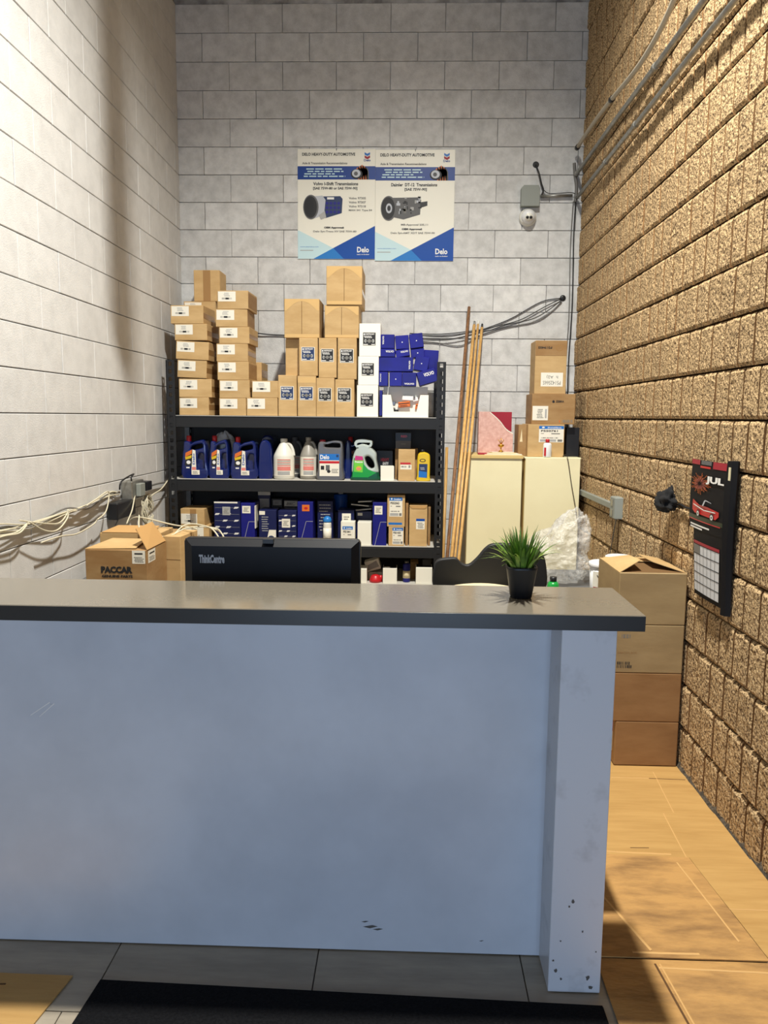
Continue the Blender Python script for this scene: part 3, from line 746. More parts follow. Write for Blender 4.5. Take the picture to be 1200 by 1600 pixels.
def gallon(label, x0, x1, ytop, Y, m, lbl2='salmon', d=.15, group='gallon jugs'):
    r, w = px_root('gallon_jug', label, 'jug', x0, x1, Y, d, L2, group); h = zz(ytop, Y, x0)-L2; R_ = w/2
    mb = MB(); mb.lathe([(R_*.9, 0), (R_, .01), (R_, .56*h), (R_*.96, .6*h), (R_*.7, .74*h), (R_*.4, .88*h), (R_*.26, .92*h), (R_*.26, .96*h)], m, (-.02*w, 0, 0), 24, sy=d/w)
    mb.build('body', r)
    MB().lathe([(R_*.34, .92*h), (R_*.34, 1*h), (R_*.28, h+.002)], m, (-.02*w, 0, 0), 16).build('cap', r)
    MB().tube(smooth([(.08*w, -.01, .88*h), (.26*w, -.01, .87*h), (.40*w, -.01, .74*h), (.46*w, -.01, .58*h)], 5, False), .011, m, 10).build('handle', r)
    mb = MB(); n = 14
    def arc(a0, a1, z0, z1, mm, e):
        vs = []
        for i in range(n+1):
            a = math.radians(a0+(a1-a0)*i/n); vs += [(-.02*w+(R_+e)*math.cos(a), (d/2+e)*math.sin(a), z0), (-.02*w+(R_+e)*math.cos(a), (d/2+e)*math.sin(a), z1)]
        mb.add(vs, [(i*2, i*2+2, i*2+3, i*2+1) for i in range(n)], mm)
    arc(-165, -20, .08*h, .54*h, 'paper', .0008)
    for k in range(5): arc(-120, -45, (.34+.035*k)*h, (.355+.035*k)*h, 'ink' if k % 2 else 'red', .0015)
    arc(-120, -45, .22*h, .32*h, lbl2, .0015); arc(-118, -50, .11*h, .2*h, 'lightink', .0015)
    mb.build('label', r); return r
gallon('white gallon jug with red printed label, left of its grey twin', 425.5, 458.5, 686, YS, 'jugwhite')
gallon('greyish gallon jug shaded beside the silver oil jug', 467.5, 494, 684, YS+.03, 'juggrey')
gallon('dark gallon jug in the second row between the pale ones', 447, 471, 684, YS+.22, 'greybox')
def silver_jug():
    x0, x1, Y, d = 496.5, 535.5, YS, .13
    r, w = px_root('oil_jug', 'silver grey oil jug with a large white and blue label', 'jug', x0, x1, Y, d, L2); h = zz(688, Y, x0)-L2
    ol = smooth([(x*w, z*h) for x, z in ((-.5, 0), (.48, 0), (.5, .3), (.5, .66), (.48, .9), (.4, .98), (.1, .99), (-.12, .95), (-.45, .95), (-.5, .7), (-.5, .3))], 4)
    hl = smooth([(x*w, z*h) for x, z in ((-.2, .83), (.1, .82), (.36, .82), (.4, .87), (.34, .92), (0, .93), (-.2, .89))], 4)
    MB().plate([ol, hl], -d/2, d/2, 'jugsilver', .012).build('body', r)
    MB().lathe([(.022, .95*h), (.022, 1.0*h), (.018, 1.01*h)], 'crimson', (-.34*w, 0, 0), 14).build('cap', r)
    mb = MB(); f = Face(mb, (-w/2, -d/2, 0), XA, ZA, -YA)
    f.rect(.07*w, .1*h, .86*w, .66*h, 'paper', 0); f.rect(.07*w, .5*h, .86*w, .66*h, 'skyprint', 1); f.text('Delo', .1*w, .525*h, .36*w, .11*h, 'white', .03); f.rect(.74*w, .58*h, .83*w, .64*h, 'navy', 2)
    f.rect(.07*w, .42*h, .86*w, .48*h, 'red', 1); f.lines(.52*w, .18*h, .82*w, .3*h, 'ink', 3, 1); f.rect(.12*w, .26*h, .26*w, .36*h, 'black', 1); f.rect(.32*w, .24*h, .48*w, .38*h, 'greybox', 1); f.disc(.44*w, .22*h, .07*w, .04*h, 'black', 2)
    mb.build('label', r)
silver_jug()
oil_jug('dark jug standing in shadow behind the silver one', 538, 549, 684, YS+.14, .1, side=True, group=None)
oil_jug('dark red-capped jug behind the green antifreeze jug', 541, 570, 683, YS+.27, .12, group=None)
def green_jug():
    x0, x1, Y, d = 549.5, 592.5, YS, .14
    r, w = px_root('antifreeze_jug', 'green antifreeze jug with clear shoulders and a looped handle', 'jug', x0, x1, Y, d, L2); h = zz(688, Y, x0)-L2
    ol = smooth([(x*w, z*h) for x, z in ((-.48, 0), (.46, 0), (.5, .12), (.46, .3), (.4, .5), (.38, .68), (.2, .82), (.24, .9), (.22, .99), (0, 1), (-.3, .99), (-.4, .9), (-.34, .8), (-.44, .64), (-.5, .4), (-.5, .15))], 4)
    h1 = smooth([(x*w, z*h) for x, z in ((-.02, .56), (.12, .6), (.28, .48), (.32, .34), (.2, .3), (.06, .38))], 4)
    h2 = smooth([(x*w, z*h) for x, z in ((-.3, .88), (-.1, .92), (.12, .88), (.14, .94), (-.1, .965), (-.3, .95))], 3)
    m = mat('antifreeze_plastic', (190, 196, 190), .25)
    nt = m.node_tree; tc = nt.nodes.new('ShaderNodeTexCoord'); sp = nt.nodes.new('ShaderNodeSeparateXYZ'); rp = nt.nodes.new('ShaderNodeValToRGB')
    nt.links.new(tc.outputs['Generated'], sp.inputs[0]); nt.links.new(sp.outputs[2], rp.inputs[0]); nt.links.new(rp.outputs[0], nt.nodes['Principled BSDF'].inputs['Base Color'])
    rp.color_ramp.elements[0].position = .20; rp.color_ramp.elements[0].color = (*lin((12, 80, 52)), 1); rp.color_ramp.elements[1].position = .24; rp.color_ramp.elements[1].color = (*lin((176, 186, 180)), 1)
    MB().plate([ol, h1, h2], -d/2, d/2, m, .016).build('body', r)
    MB().lathe([(.018, .8*h), (.02, .86*h), (.02, .9*h)], 'clearjug', (-.05*w, -.05, 0), 14).build('cap', r)
    mb = MB(); f = Face(mb, (-w/2, -d/2, 0), XA, ZA, -YA)
    f.poly([(.03*w, .08*h), (.6*w, .08*h), (.9*w, .2*h), (.6*w, .28*h), (.45*w, .4*h), (.42*w, .56*h), (.08*w, .56*h)], 'green', 0)
    f.poly([(.08*w, .22*h), (.4*w, .2*h), (.42*w, .5*h), (.09*w, .5*h)], 'lime', 1); f.poly([(.1*w, .5*h), (.42*w, .5*h), (.4*w, .6*h), (.14*w, .62*h)], 'magenta', 1)
    f.text('Prestone', .12*w, .44*h, .28*w, .05*h, 'white', .04); f.disc(.26*w, .3*h, .1*w, .06*h, 'yellow', 2); f.rect(.18*w, .27*h, .34*w, .32*h, 'salmon', 3)
    mb.build('label', r)
green_jug()
# boxes at the right of the second shelf
def pbox(label, x0, y0, x1, y1, Y, d, m, zb=None, rot=0, tilt=0, cat='box', group=None, name='carton', bev=.002):
    zt = aZ((x0+x1)/2, y0, Y); zb = aZ((x0+x1)/2, y1, Y) if zb is None else zb+.0006
    return Carton(label, aX(x0, y1, Y), aX(x1, y1, Y), zb, zt, Y, d, m, rot, tilt, cat, group, name, bev)
c = pbox('small white box at the foot of the black one', 594, 728.5, 615, 750, YS, .09, 'ivory', L2, rot=4)
c = pbox('black box with red and white lettering behind the small white box', 588.5, 704, 614.5, 750, YS+.16, .14, 'dark', L2, rot=-4)
mb = MB(); f = c.front(mb); f.text('HEAVY', c.w*.28, c.h*.62, c.w*.5, c.h*.12, 'red', .04); f.text('DUTY', c.w*.4, c.h*.5, c.w*.35, c.h*.1, 'white', .04); mb.build('print', c.root)
c = pbox('tall kraft box with a red and white sticker on the jug shelf', 622, 702.5, 648, 751, YS, .12, 'kraft', L2)
mb = MB(); f = c.front(mb); f.rect(.12*c.w, .37*c.h, .8*c.w, .52*c.h, 'paper', 0); f.rect(.12*c.w, .53*c.h, .74*c.w, .59*c.h, 'red', 0); f.bars(.16*c.w, .43*c.h, .5*c.w, .48*c.h, 'black', 7, 1); f.bars(.6*c.w, .42*c.h, .75*c.w, .5*c.h, 'black', 4, 1); mb.build('label', c.root)
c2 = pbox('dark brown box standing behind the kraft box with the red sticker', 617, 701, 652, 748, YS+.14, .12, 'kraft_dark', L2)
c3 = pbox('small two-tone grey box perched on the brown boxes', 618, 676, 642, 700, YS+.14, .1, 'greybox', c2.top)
mb = MB(); f = c3.front(mb); f.rect(0, c3.h*.48, c3.w, c3.h*.98, 'dark', 0); f.text('RED', c3.w*.35, c3.h*.7, c3.w*.4, c3.h*.14, 'red', .03); f.rect(c3.w*.35, c3.h*.25, c3.w*.65, c3.h*.32, 'ink', 1); mb.build('print', c3.root)
def oil_bottle():
    r, w = px_root('oil_bottle', 'yellow motor oil bottle at the right end of the jug shelf', 'bottle', 652, 672, YS, .08, L2); h = zz(707, YS, 660)-L2
    MB().plate([smooth([(x*w, z*h) for x, z in ((-.48, 0), (.48, 0), (.5, .2), (.5, .8), (.4, .94), (.1, 1), (-.1, 1), (-.3, .98), (-.45, .9), (-.5, .7), (-.5, .2))], 4)], -.04, .04, 'yellow', .01).build('body', r)
    MB().lathe([(.013, h*.98), (.013, h*1.08), (.010, h*1.09)], 'dark', (-.1*w, 0, 0), 12).build('cap', r)
    mb = MB(); f = Face(mb, (-w/2, -.04, 0), XA, ZA, -YA); f.poly([(.12*w, .14*h), (.78*w, .12*h), (.8*w, .6*h), (.14*w, .6*h)], 'navy', 0)
    f.poly([(.12*w, .14*h), (.74*w, .12*h), (.76*w, .32*h), (.12*w, .36*h)], 'skyprint', 1); f.disc(.42*w, .72*h, .24*w, .06*h, 'black', 0); f.disc(.42*w, .72*h, .17*w, .035*h, 'yellow', 1); f.lines(.2*w, .4*h, .6*w, .5*h, 'lightink', 2, 1); mb.build('label', r)
oil_bottle()

# ------------------------------------------------------------------ filters on the third shelf
GF = 'blue filter boxes on the third shelf'
c = pbox('lower taped kraft box at the left of the filter shelf', 284, 821, 327, 851, YS, .24, 'kraft', L3); c.barcode(.14, .135, .9, .09, 31); lo = c
c = pbox('upper kraft box with rubbed tape at the left of the filter shelf', 283, 795, 320.5, 820, YS, .22, 'kraft', lo.top, rot=-2); c.barcode(.02, .12, .7, .075, 32); c.tape('front', .4, .66)
def pattern(c, m='white'):
    mb = MB(); f = c.front(mb); w, h = c.w, c.h
    for j in range(6):
        v = h*(.06+.155*j); k = .3*(j % 2)
        for u in (.02+k, .45+k):
            if u < .85: f.poly([(w*u, v), (w*(u+.15), v+.002), (w*(u+.2), v+h*.045), (w*(u+.04), v+h*.045)], m, 0)
        f.rect(w*.03, v+h*.02, w*.97, v+h*.024, 'lightink', 1)
    mb.build('print', c.root)
def sticker(c, u, v, w, h, m='paper', ink='ink', seed=1):
    mb = MB(); f = c.front(mb); f.rect(c.w*u, c.h*v, c.w*(u+w), c.h*(v+h), m, 2); f.lines(c.w*(u+w*.15), c.h*(v+h*.2), c.w*(u+w*.85), c.h*(v+h*.85), ink, 4, 3, seed); mb.build('label', c.root)
def angled(c):
    mb = MB(); f = c.front(mb); w, h = c.w, c.h; t = .003
    f.poly([(w*.15, 0), (w*.15+t, 0), (w*.55+t, h*.55), (w*.55, h*.55)], 'lightink', 0); f.rect(w*.55, h*.55-t, w, h*.55, 'lightink', 0); mb.build('print', c.root)
c = pbox('dark blue filter box with white dashes and a pale lid edge, leftmost filter', 335.5, 784, 376, 851, YS, .2, 'filter_navy', L3, group=GF, name='filter_box'); pattern(c); sticker(c, .32, .68, .3, .2, 'lightink'); k = MB(); c.front(k).rect(0, c.h*.965, c.w*.9, c.h, 'paper', 1); k.build('lid_edge', c.root)
c = pbox('royal blue filter box with a square white sticker, second of the filters', 377, 786, 398.5, 851, YS, .2, 'filter_blue', L3, group=GF, name='filter_box'); angled(c); sticker(c, .1, .75, .6, .18)
k = MB(); k.box(c.w/2, -c.d/2, c.h*.38, c.w/2+.006, -c.d/2+.1, c.h*.93, 'paper').build('side_card', c.root)
c = pbox('navy filter box with a white list and a white slanted corner panel', 405, 797, 432, 851, YS, .18, 'filter_navy', L3, group=GF, name='filter_box')
mb = MB(); f = c.front(mb); w, h = c.w, c.h; f.poly([(w*.4, 0), (w*.98, 0), (w*.98, h*.42), (w*.58, h*.42)], 'paper', 0); f.disc(w*.7, h*.18, w*.18, h*.07, 'navy', 1); f.rect(w*.02, h*.86, w*.35, h*.97, 'paper', 0)
f.lines(w*.15, h*.38, w*.6, h*.85, 'lightink', 7, 1, 9, .35); mb.build('print', c.root)
c = pbox('white and blue box standing tall at the back of the filter shelf', 404, 766, 423, 851, YS+.2, .15, 'filter_navy', L3, name='filter_box'); k = MB(); f = c.front(k); f.rect(0, c.h*.9, c.w, c.h, 'paper', 0); f.rect(c.w*.12, c.h*.45, c.w*.9, c.h*.83, 'lightink', 0); k.build('print', c.root)
c = pbox('blue box with a small orange print in the second filter row', 399.5, 783, 416, 851, YS+.215, .014, 'filter_blue', L3, name='filter_box'); k = MB(); c.front(k).rect(c.w*.2, c.h*.8, c.w*.75, c.h*.94, 'orange', 0); k.build('print', c.root)
c = pbox('blue filter box with white dashes, shorter than its neighbours', 435, 798, 463.5, 851, YS, .18, 'filter_navy', L3, group=GF, name='filter_box'); pattern(c); sticker(c, .2, .5, .45, .26)
c = pbox('dark box with a grey sticker in the back row of filters', 424.5, 779, 442, 851, YS+.22, .12, 'dark', L3, name='filter_box'); sticker(c, .15, .84, .75, .12, 'lightink')
c = pbox('dark box with a wide white barcode sticker in the back row', 443.5, 781, 466, 851, YS+.22, .12, 'dark', L3, name='filter_box'); sticker(c, .05, .84, .9, .13, 'paper', 'black')
c = pbox('royal blue filter box with a small orange print at its top', 465, 784, 489, 851, YS, .2, 'filter_blue', L3, group=GF, name='filter_box'); angled(c); k = MB(); f = c.front(k); f.rect(c.w*.3, c.h*.78, c.w*.78, c.h*.93, 'orange', 1); f.disc(c.w*.55, c.h*.85, c.w*.12, c.h*.03, 'red', 2); k.build('print', c.root)
c = pbox('navy filter box with fine white text behind the spray bottle', 496, 783, 520, 851, YS+.08, .16, 'filter_navy', L3, group=GF, name='filter_box'); k = MB(); c.front(k).lines(c.w*.1, c.h*.3, c.w*.9, c.h*.97, 'lightink', 9, 1, 5, .3); k.build('print', c.root)
c = pbox('deep blue box at the back, under a blue drum', 521, 800, 545, 851, YS+.25, .15, 'filter_navy', L3, name='filter_box')
r = empty('blue_canister', (aX(532, 800, YS+.3), YS+.32, c.top+.0006)); tag(r, 'blue canister with a pale cap at the back of the filter shelf', 'canister')
MB().lathe([(.05, 0), (.053, .005), (.053, .12), (.045, .13)], 'bluemat', n=22).build('body', r); MB().lathe([(.018, .1305), (.018, .145)], 'jugwhite').build('cap', r)
c = pbox('navy filter box with a white sticker behind the white labelled box', 528, 797, 553, 851, YS+.08, .16, 'filter_navy', L3, group=GF, name='filter_box'); sticker(c, .25, .5, .55, .4)
def donaldson(c, u0, v0, u1, v1, num=None):
    mb = MB(); f = c.front(mb); w, h = c.w, c.h; a, b, p, q = u0*w, v0*h, u1*w, v1*h; s, t = p-a, q-b
    f.rect(a, b, p, q, 'paper', 0); f.rect(a, q-.18*t, p, q, 'skyprint', 1); f.text('Donaldson', a+.35*s, q-.14*t, .55*s, .08*t, 'white', .03); f.disc(a+.17*s, q-.09*t, .06*s, .05*t, 'white', 2, 10)
    f.text(num or 'P551421', a+.08*s, q-.36*t, .68*s, .12*t, 'black', .03); f.rect(a+.08*s, q-.48*t, a+.2*s, q-.45*t, 'ink', 1); f.rect(a+.5*s, q-.5*t, a+.85*s, q-.44*t, 'ink', 1); f.bars(a+.1*s, b+.24*t, a+.8*s, b+.3*t, 'black', 12, 1); f.rect(a+.05*s, b+.04*t, a+.7*s, b+.18*t, 'lightink', 1); f.rect(a+.76*s, b+.04*t, a+.95*s, b+.18*t, 'ink', 1)
    mb.build('label', c.root)
c = pbox('white box with a blue-headed part number label, in front of navy ones', 532.5, 815, 554.5, 851, YS-.005, .075, 'ivory', L3, name='white_carton'); donaldson(c, .12, .05, .85, .8, 'P551841')
c = pbox('navy box behind the blank white one', 556, 799, 581, 851, YS+.14, .16, 'filter_navy', L3, group=GF, name='filter_box'); k = MB(); f = c.front(k); f.rect(c.w*.1, c.h*.86, c.w*.4, c.h*.95, 'paper', 0); k.build('print', c.root)
cb2 = c
c = pbox('blank white box between the labelled one and the royal blue filter box', 558.5, 816, 580, 851, YS, .1, 'ivory', L3, name='white_carton')
c = pbox('royal blue filter box with a grey sticker, right of the blank white box', 582, 785, 603.5, 851, YS+.01, .2, 'filter_blue', L3, group=GF, name='filter_box'); angled(c); sticker(c, .12, .72, .58, .2)
for i, (px, py, w_, t_) in enumerate(((571, 797, .15, -6), (566, 790, .17, 5), (573, 783, .13, -3))):
    z_ = cb2.top+.004+.03*i; x_ = aX(px, py, YS+.2)
    o = empty('flat_pack', (x_, YS+.22, z_), (0, math.radians(t_), 0)); tag(o, ['black and white flat pack, lowest of the loose ones above the navy box', 'white-banded flat pack in the middle of the loose ones', 'uppermost loose flat pack under the jug shelf'][i], 'pack')
    MB().box(-w_/2, -.06, 0, w_/2, .06, .018, 'dark', c=.002).build('body', o); k = MB(); Face(k, (-w_/2, -.06, 0), XA, ZA, -YA).rect(.004, .004, w_*.8, .011, 'paper', 0); k.build('band', o)
a = pbox('lower kraft filter box with a blue-headed label, under P552562', 607, 823, 631, 851, YS, .14, 'kraft', L3); donaldson(a, .25, .08, .95, .95, 'P551435')
c = pbox('kraft filter box labelled P552562, stacked on the other labelled one', 604.5, 773.5, 632, 851, YS, .14, 'kraft', a.top); donaldson(c, .12, .32, .85, .93, 'P552562'); k = MB(); c.front(k).rect(c.w*.08, c.h*.06, c.w*.85, c.h*.13, 'skyprint', 0); k.build('print', c.root)
c = pbox('thin brown carton edge-on between the two labelled filter boxes', 633, 786, 637.5, 851, YS+.02, .16, 'kraft_dark', L3)
c = pbox('tall kraft filter box with a small blue sticker and a folded top flap', 639, 790, 667, 851, YS, .14, 'kraft', L3)
k = MB(); f = c.front(k); f.rect(.38*c.w, .42*c.h, .86*c.w, .68*c.h, 'paper', 0); f.rect(.38*c.w, .62*c.h, .86*c.w, .68*c.h, 'bluemat', 1); f.lines(.44*c.w, .45*c.h, .8*c.w, .6*c.h, 'ink', 4, 1); k.build('label', c.root)
MB().plate([[(-c.w/2, c.h+.001), (c.w/2, c.h+.001), (c.w/2-.008, c.h-.014), (c.w/2-.02, c.h-.022), (-c.w/2+.02, c.h-.022), (-c.w/2+.008, c.h-.014)]], -c.d/2-.003, -c.d/2-.0005, 'kraft_in', .0005).build('flap', c.root)
c = pbox('narrow carton standing edge-on at the right end of the filter shelf', 668, 792, 672, 851, YS+.03, .16, 'kraft_dark', L3)
# spray bottle
r = empty('spray_bottle', (aX(510.5, 840, YS+.0)+.0, YS+.04, L3+.0006)); tag(r, 'clear and white spray bottle with a blue cap among the filter boxes', 'bottle')
MB().lathe([(.028, 0), (.03, .004), (.03, .15), (.027, .163)], 'jugwhite').build('body', r)
k = MB(); k.lathe([(.0305, .03), (.0305, .12)], 'paper'); k.build('label', r); MB().lathe([(.03, .164), (.031, .168), (.031, .185), (.022, .2), (.01, .206)], 'midblue').build('cap', r)

# ------------------------------------------------------------------ bottom shelf in view
def base(px, Y=YS, py=900): return aX(px, py, Y)
c = pbox('white carton partly hidden by the monitor on the lowest visible shelf', 556, 889, 573, 913, YS, .15, 'ivory', L4)
c = pbox('white box behind the red cap, carrying the crumpled white box', 576, 894, 597, 912, YS+.14, .12, 'ivory', L4)
c_ = pbox('open white box lying tilted on top of another', 573, 875, 596, 895, YS+.13, .1, 'ivory', c.top+.015, tilt=-16)
k = MB(); f = c_.front(k); f.poly([(.01, .01), (c_.w-.01, .02), (c_.w-.02, c_.h-.01), (.015, c_.h-.03)], 'lightink', 0); k.build('inside', c_.root)
r = empty('red_cap', (aX(586.5, 912, YS+.05), YS+.06, L4+.0006)); tag(r, 'red domed plastic cap on the lowest visible shelf', 'cap')
MB().lathe([(.044, 0), (.044, .02), (.038, .028), (.034, .045), (.02, .055), (.004, .057)], 'red', n=22).build('dome', r); MB().lathe([(.012, .0), (.012, .05)], 'red', (.038, 0, 0), 10).build('spout', r)
c = pbox('square white box with a dark top right of the red cap', 598, 888, 620, 913, YS, .14, 'ivory', L4); k = MB(); f = c.topf(k); f.rect(.004, .01, c.w-.004, c.d-.004, 'dark', 0); f.rect(.01, .02, c.w*.5, .06, 'paper', 1); k.build('lid', c.root)
r = empty('spray_can', (aX(635, 905, YS+.06), YS+.08, L4+.0006)); tag(r, 'blue and cream aerosol can on the lowest visible shelf', 'can')
MB().lathe([(.026, 0), (.027, .004), (.027, .13), (.02, .14)], 'filter_blue').build('body', r); MB().lathe([(.0275, .03), (.0275, .085)], 'creamseat').build('label', r); MB().lathe([(.016, .141), (.016, .155)], 'steel').build('cap', r)
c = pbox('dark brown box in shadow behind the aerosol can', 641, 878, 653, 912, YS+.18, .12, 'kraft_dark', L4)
c = pbox('white square box at the right end of the lowest visible shelf', 649.5, 887, 675, 914, YS, .14, 'ivory', L4); k = MB(); f = c.topf(k); f.rect(.004, .02, c.w-.004, c.d-.004, 'dark', 0); k.build('lid', c.root)
c = pbox('small black device on top of the rightmost white box', 660, 874, 673, 887, YS+.05, .05, 'dark', c.top, cat='device', name='small_device')

# ------------------------------------------------------------------ posters
def poster(label, x0, x1, yt, yb, title, sub, lines_, oem, extra=None, glare=False, gears=0):
    a, b = at(x0, yt, 1, D-.01), at(x1, yb, 1, D-.01); w, h = b.x-a.x, a.z-b.z
    r = empty('poster', (a.x+w/2, D-.0075, b.z)); tag(r, label, 'poster', 'pair of lubricant posters')
    MB().box(-w/2, -.006, 0, w/2, 0, h, 'ivory', c=.001).build('board', r)
    mb = MB(); f = Face(mb, (-w/2, -.006, 0), XA, ZA, -YA)
    X = lambda u: u*w
    V = lambda v: h*(1-v)
    f.rect(X(0), V(.275), X(1), V(.155), 'navyband', 0)
    for k in range(4): f.lines(X(.06), V(.185+.022*k), X(.62), V(.172+.022*k), 'iceblue', 1, 1, k+5, .8)
    f.text('DELO HEAVY-DUTY AUTOMOTIVE', X(.06), V(.062), X(.68), h*.028, 'black', .03)
    f.text('Axle & Transmission Recommendations', X(.06), V(.138), X(.58), h*.02, 'ink', .03)
    # double chevron emblem
    for i, mm in ((0, 'skyprint'), (1, 'crimson')):
        v = .045+.028*i; f.poly([(X(.86), V(v-.015)), (X(.895), V(v-.002)), (X(.93), V(v-.015)), (X(.93), V(v+.006)), (X(.895), V(v+.02)), (X(.86), V(v+.006))], mm, 1)
    f.text('Delo', X(.852), V(.112), X(.085), h*.022, 'navyband', .03)
    # helical gear picture
    cx, cy = .76, .2
    for k in range(9):
        t = k/8; u0 = cx+.02+.15*t*.8; f.poly([(X(u0), V(.275)), (X(u0+.018), V(.275)), (X(u0+.035-.02*t), V(.2)), (X(u0-.01), V(.14+.05*abs(t-.5))), (X(u0-.022), V(.15+.05*abs(t-.5)))], 'black' if k % 2 else ('orange' if k < 7 else 'greybox'), 2)
    f.disc(X(cx-.0), V(.225), X(.075), h*.045, 'black', 3); f.disc(X(cx-.005), V(.22), X(.055), h*.036, 'silver', 4); f.disc(X(cx-.01), V(.222), X(.025), h*.018, 'greybox', 5)
    f.text(title, X(.2), V(.328), X(.58), h*.03, 'black', .03); f.text(sub, X(.2) if len(sub) > 14 else X(.37), V(.372), X(.57) if len(sub) > 14 else X(.28), h*.03, 'black', .03)
    # transmission picture
    f.poly([(X(.2), V(.43)), (X(.55), V(.425)), (X(.58), V(.45)), (X(.57), V(.58)), (X(.36), V(.625)), (X(.2), V(.6))], 'greybox' if gears else 'navy', 1)
    if not gears:
        f.poly([(X(.16), V(.43)), (X(.32), V(.42)), (X(.36), V(.46)), (X(.34), V(.6)), (X(.2), V(.63))], 'silver', 2)
        f.poly([(X(.27), V(.6)), (X(.35), V(.56)), (X(.37), V(.62)), (X(.3), V(.64))], 'lightink', 3)
        f.rect(X(.38), V(.455), X(.47), V(.435), 'white', 2)
        for k in range(4):
            for j in range(3): f.disc(X(.38+.05*k), V(.49+.04*j), X(.02), h*.014, 'volvo', 2, 8)
    else:
        R = random.Random(5)
        for k in range(26): u, v = R.uniform(.26, .56), R.uniform(.43, .58); f.rect(X(u), V(v), X(u+R.uniform(.01, .05)), V(v-R.uniform(.01, .03)), R.choice(['black', 'silver', 'ink', 'dark', 'lightink']), 2+k % 2)
        f.poly([(X(.57), V(.47)), (X(.66), V(.46)), (X(.66), V(.5)), (X(.57), V(.52))], 'dark', 2)
    f.disc(X(.17), V(.525), X(.1), h*.112, 'greybox', 4, 26); f.disc(X(.165), V(.525), X(.085), h*.1, 'black', 5, 26)
    if gears: f.disc(X(.175), V(.525), X(.04), h*.045, 'silver', 6); f.disc(X(.175), V(.525), X(.022), h*.025, 'black', 7)
    else: f.disc(X(.155), V(.525), X(.062), h*.08, 'dark', 6, 24)
    for k, t in enumerate(lines_): f.text(t, X(.66), V(.455+.037*k), X(.22 if k < 3 else .3), h*.022, 'ink', .03)
    f.text(oem[0], X(.34), V(.725), X(.26), h*.022, 'black', .06); f.text(oem[1], X(.2), V(.76), X(.56), h*.022, 'ink', .03)
    if extra: f.text(extra, X(.33), V(.685), X(.34), h*.022, 'ink', .03)
    f.poly([(X(0), V(.735)), (X(.46), V(.9)), (X(.2), V(1)), (X(0), V(1))], 'iceblue', 0); f.poly([(X(.46), V(.9)), (X(.2), V(1)), (X(.6), V(1))], 'midblue', 1)
    f.poly([(X(1), V(.695)), (X(1), V(1)), (X(.6), V(1)), (X(.46), V(.9))], 'bluemat', 1)
    f.text('Delo', X(.77), V(.94), X(.155), h*.052, 'white', .03, 3); f.text("Let's go further", X(.77), V(.965), X(.16), h*.013, 'white', .03, 3)
    f.text('www.delolubes.com', X(.03), V(.893), X(.24), h*.01, 'midblue', .0, 2); f.rect(X(.03), V(.925), X(.2), V(.918), 'lightink', 2)
    mb.build('print', r)
    MB().box(-.002, -.009, h-.012, .002, .0, h+.004, 'dark').build('hook', r)
poster('lubricant poster on the left, with a silver and navy transmission picture', 465, 585.5, 233, 405, 'Volvo I-Shift Transmissions', '[SAE 75W-80 or SAE 75W-90]', ['Volvo 97305', 'Volvo 97307', 'Volvo 97318', 'MAN 341 Type E4'], ('OEM Approved:', 'Delo Syn-Trans XV SAE 75W-80'))
poster('lubricant poster on the right, with a black and silver transmission picture', 587, 708, 234, 408, 'Daimler  DT-12  Transmissions', '[SAE 75W-90]', [], ('OEM Approved:', 'Delo Syn-AMT XDT SAE 75W-90'), 'MB-Approval 235.11', gears=1)

# ------------------------------------------------------------------ back wall fittings
q0, q1 = at(815, 289, 1, D-.06), at(843, 322, 1, D-.06)
r = empty('junction_box', ((q0.x+q1.x)/2, D-.035, q1.z)); tag(r, 'grey metal junction box on the back wall above the dome camera', 'electrical box')
w, h = q1.x-q0.x, q0.z-q1.z
MB().plate([[(-w/2, 0), (w/2, 0), (w/2, h*.86), (w*.42, h), (-w*.36, h), (-w/2, h*.86)]], -.028, .027, 'steelbox', .003).build('body', r)
for dx, dz in ((-.25, .93), (.3, .93)): MB().lathe([(.006, 0), (.006, .012)], 'dark', (dx*w, -.0, h*dz), 8).build('screw', r)
q = at(825, 339, 1, D-.04); r = empty('dome_camera', (q.x, D-.0075, q.z)); tag(r, 'white dome security camera with two round lenses on the back wall', 'camera')
RT = Matrix.Rotation(math.pi/2, 4, 'X')
MB().lathe([(.064, 0), (.066, .012), (.062, .03), (.055, .04)], 'jugwhite', T=RT, n=28).build('base', r)
TB = Matrix.Translation((0, -.04, .0)) @ Matrix.Rotation(math.radians(18), 4, 'X') @ RT
MB().lathe([(.053, -.012), (.053, .008), (.046, .03), (.032, .044), (.012, .05), (.002, .051)], 'whiteplastic', T=TB, n=28).build('eyeball', r)
k = MB()
k.lathe([(.03, .042), (.03, .052), (.001, .053)], 'ivory', T=TB, n=20); fp_ = k.build('face_plate', r)
for dx in (-.013, .013):
    MB().lathe([(.011, .05), (.011, .058), (.001, .0585)], 'dark', (dx, 0, 0), 14, T=TB).build('lens', fp_)
def cable(name, label, cat, pts, rad, m, group=None, n=6, sub=6):
    o = MB().tube([Vector(p) for p in smooth([tuple(p) for p in pts], sub, False)], rad, m, n).build(name); tag(o, label, cat, group); return o
def bw(px, py, off): q = at(px, py, 1, D-off); return (q.x, q.y, q.z)
r = MB(); q = bw(845, 306, .04); e = bw(901, 305, .04); r.tube([(q[0], D-.03, q[2]), (e[0]-.03, D-.03, e[2])], .011, 'steel', 12)
r = r.build('conduit'); tag(r, 'short level steel conduit leading right from the junction box', 'conduit')
q = bw(837, 258, .0); o = MB().lathe([(.022, 0), (.024, .003), (.02, .004)], 'dark', T=Matrix.Translation((q[0], D-.0075, q[2])) @ RT, n=14).build('wall_hole'); tag(o, 'dark round cable hole in the wall above the junction box', 'hole')
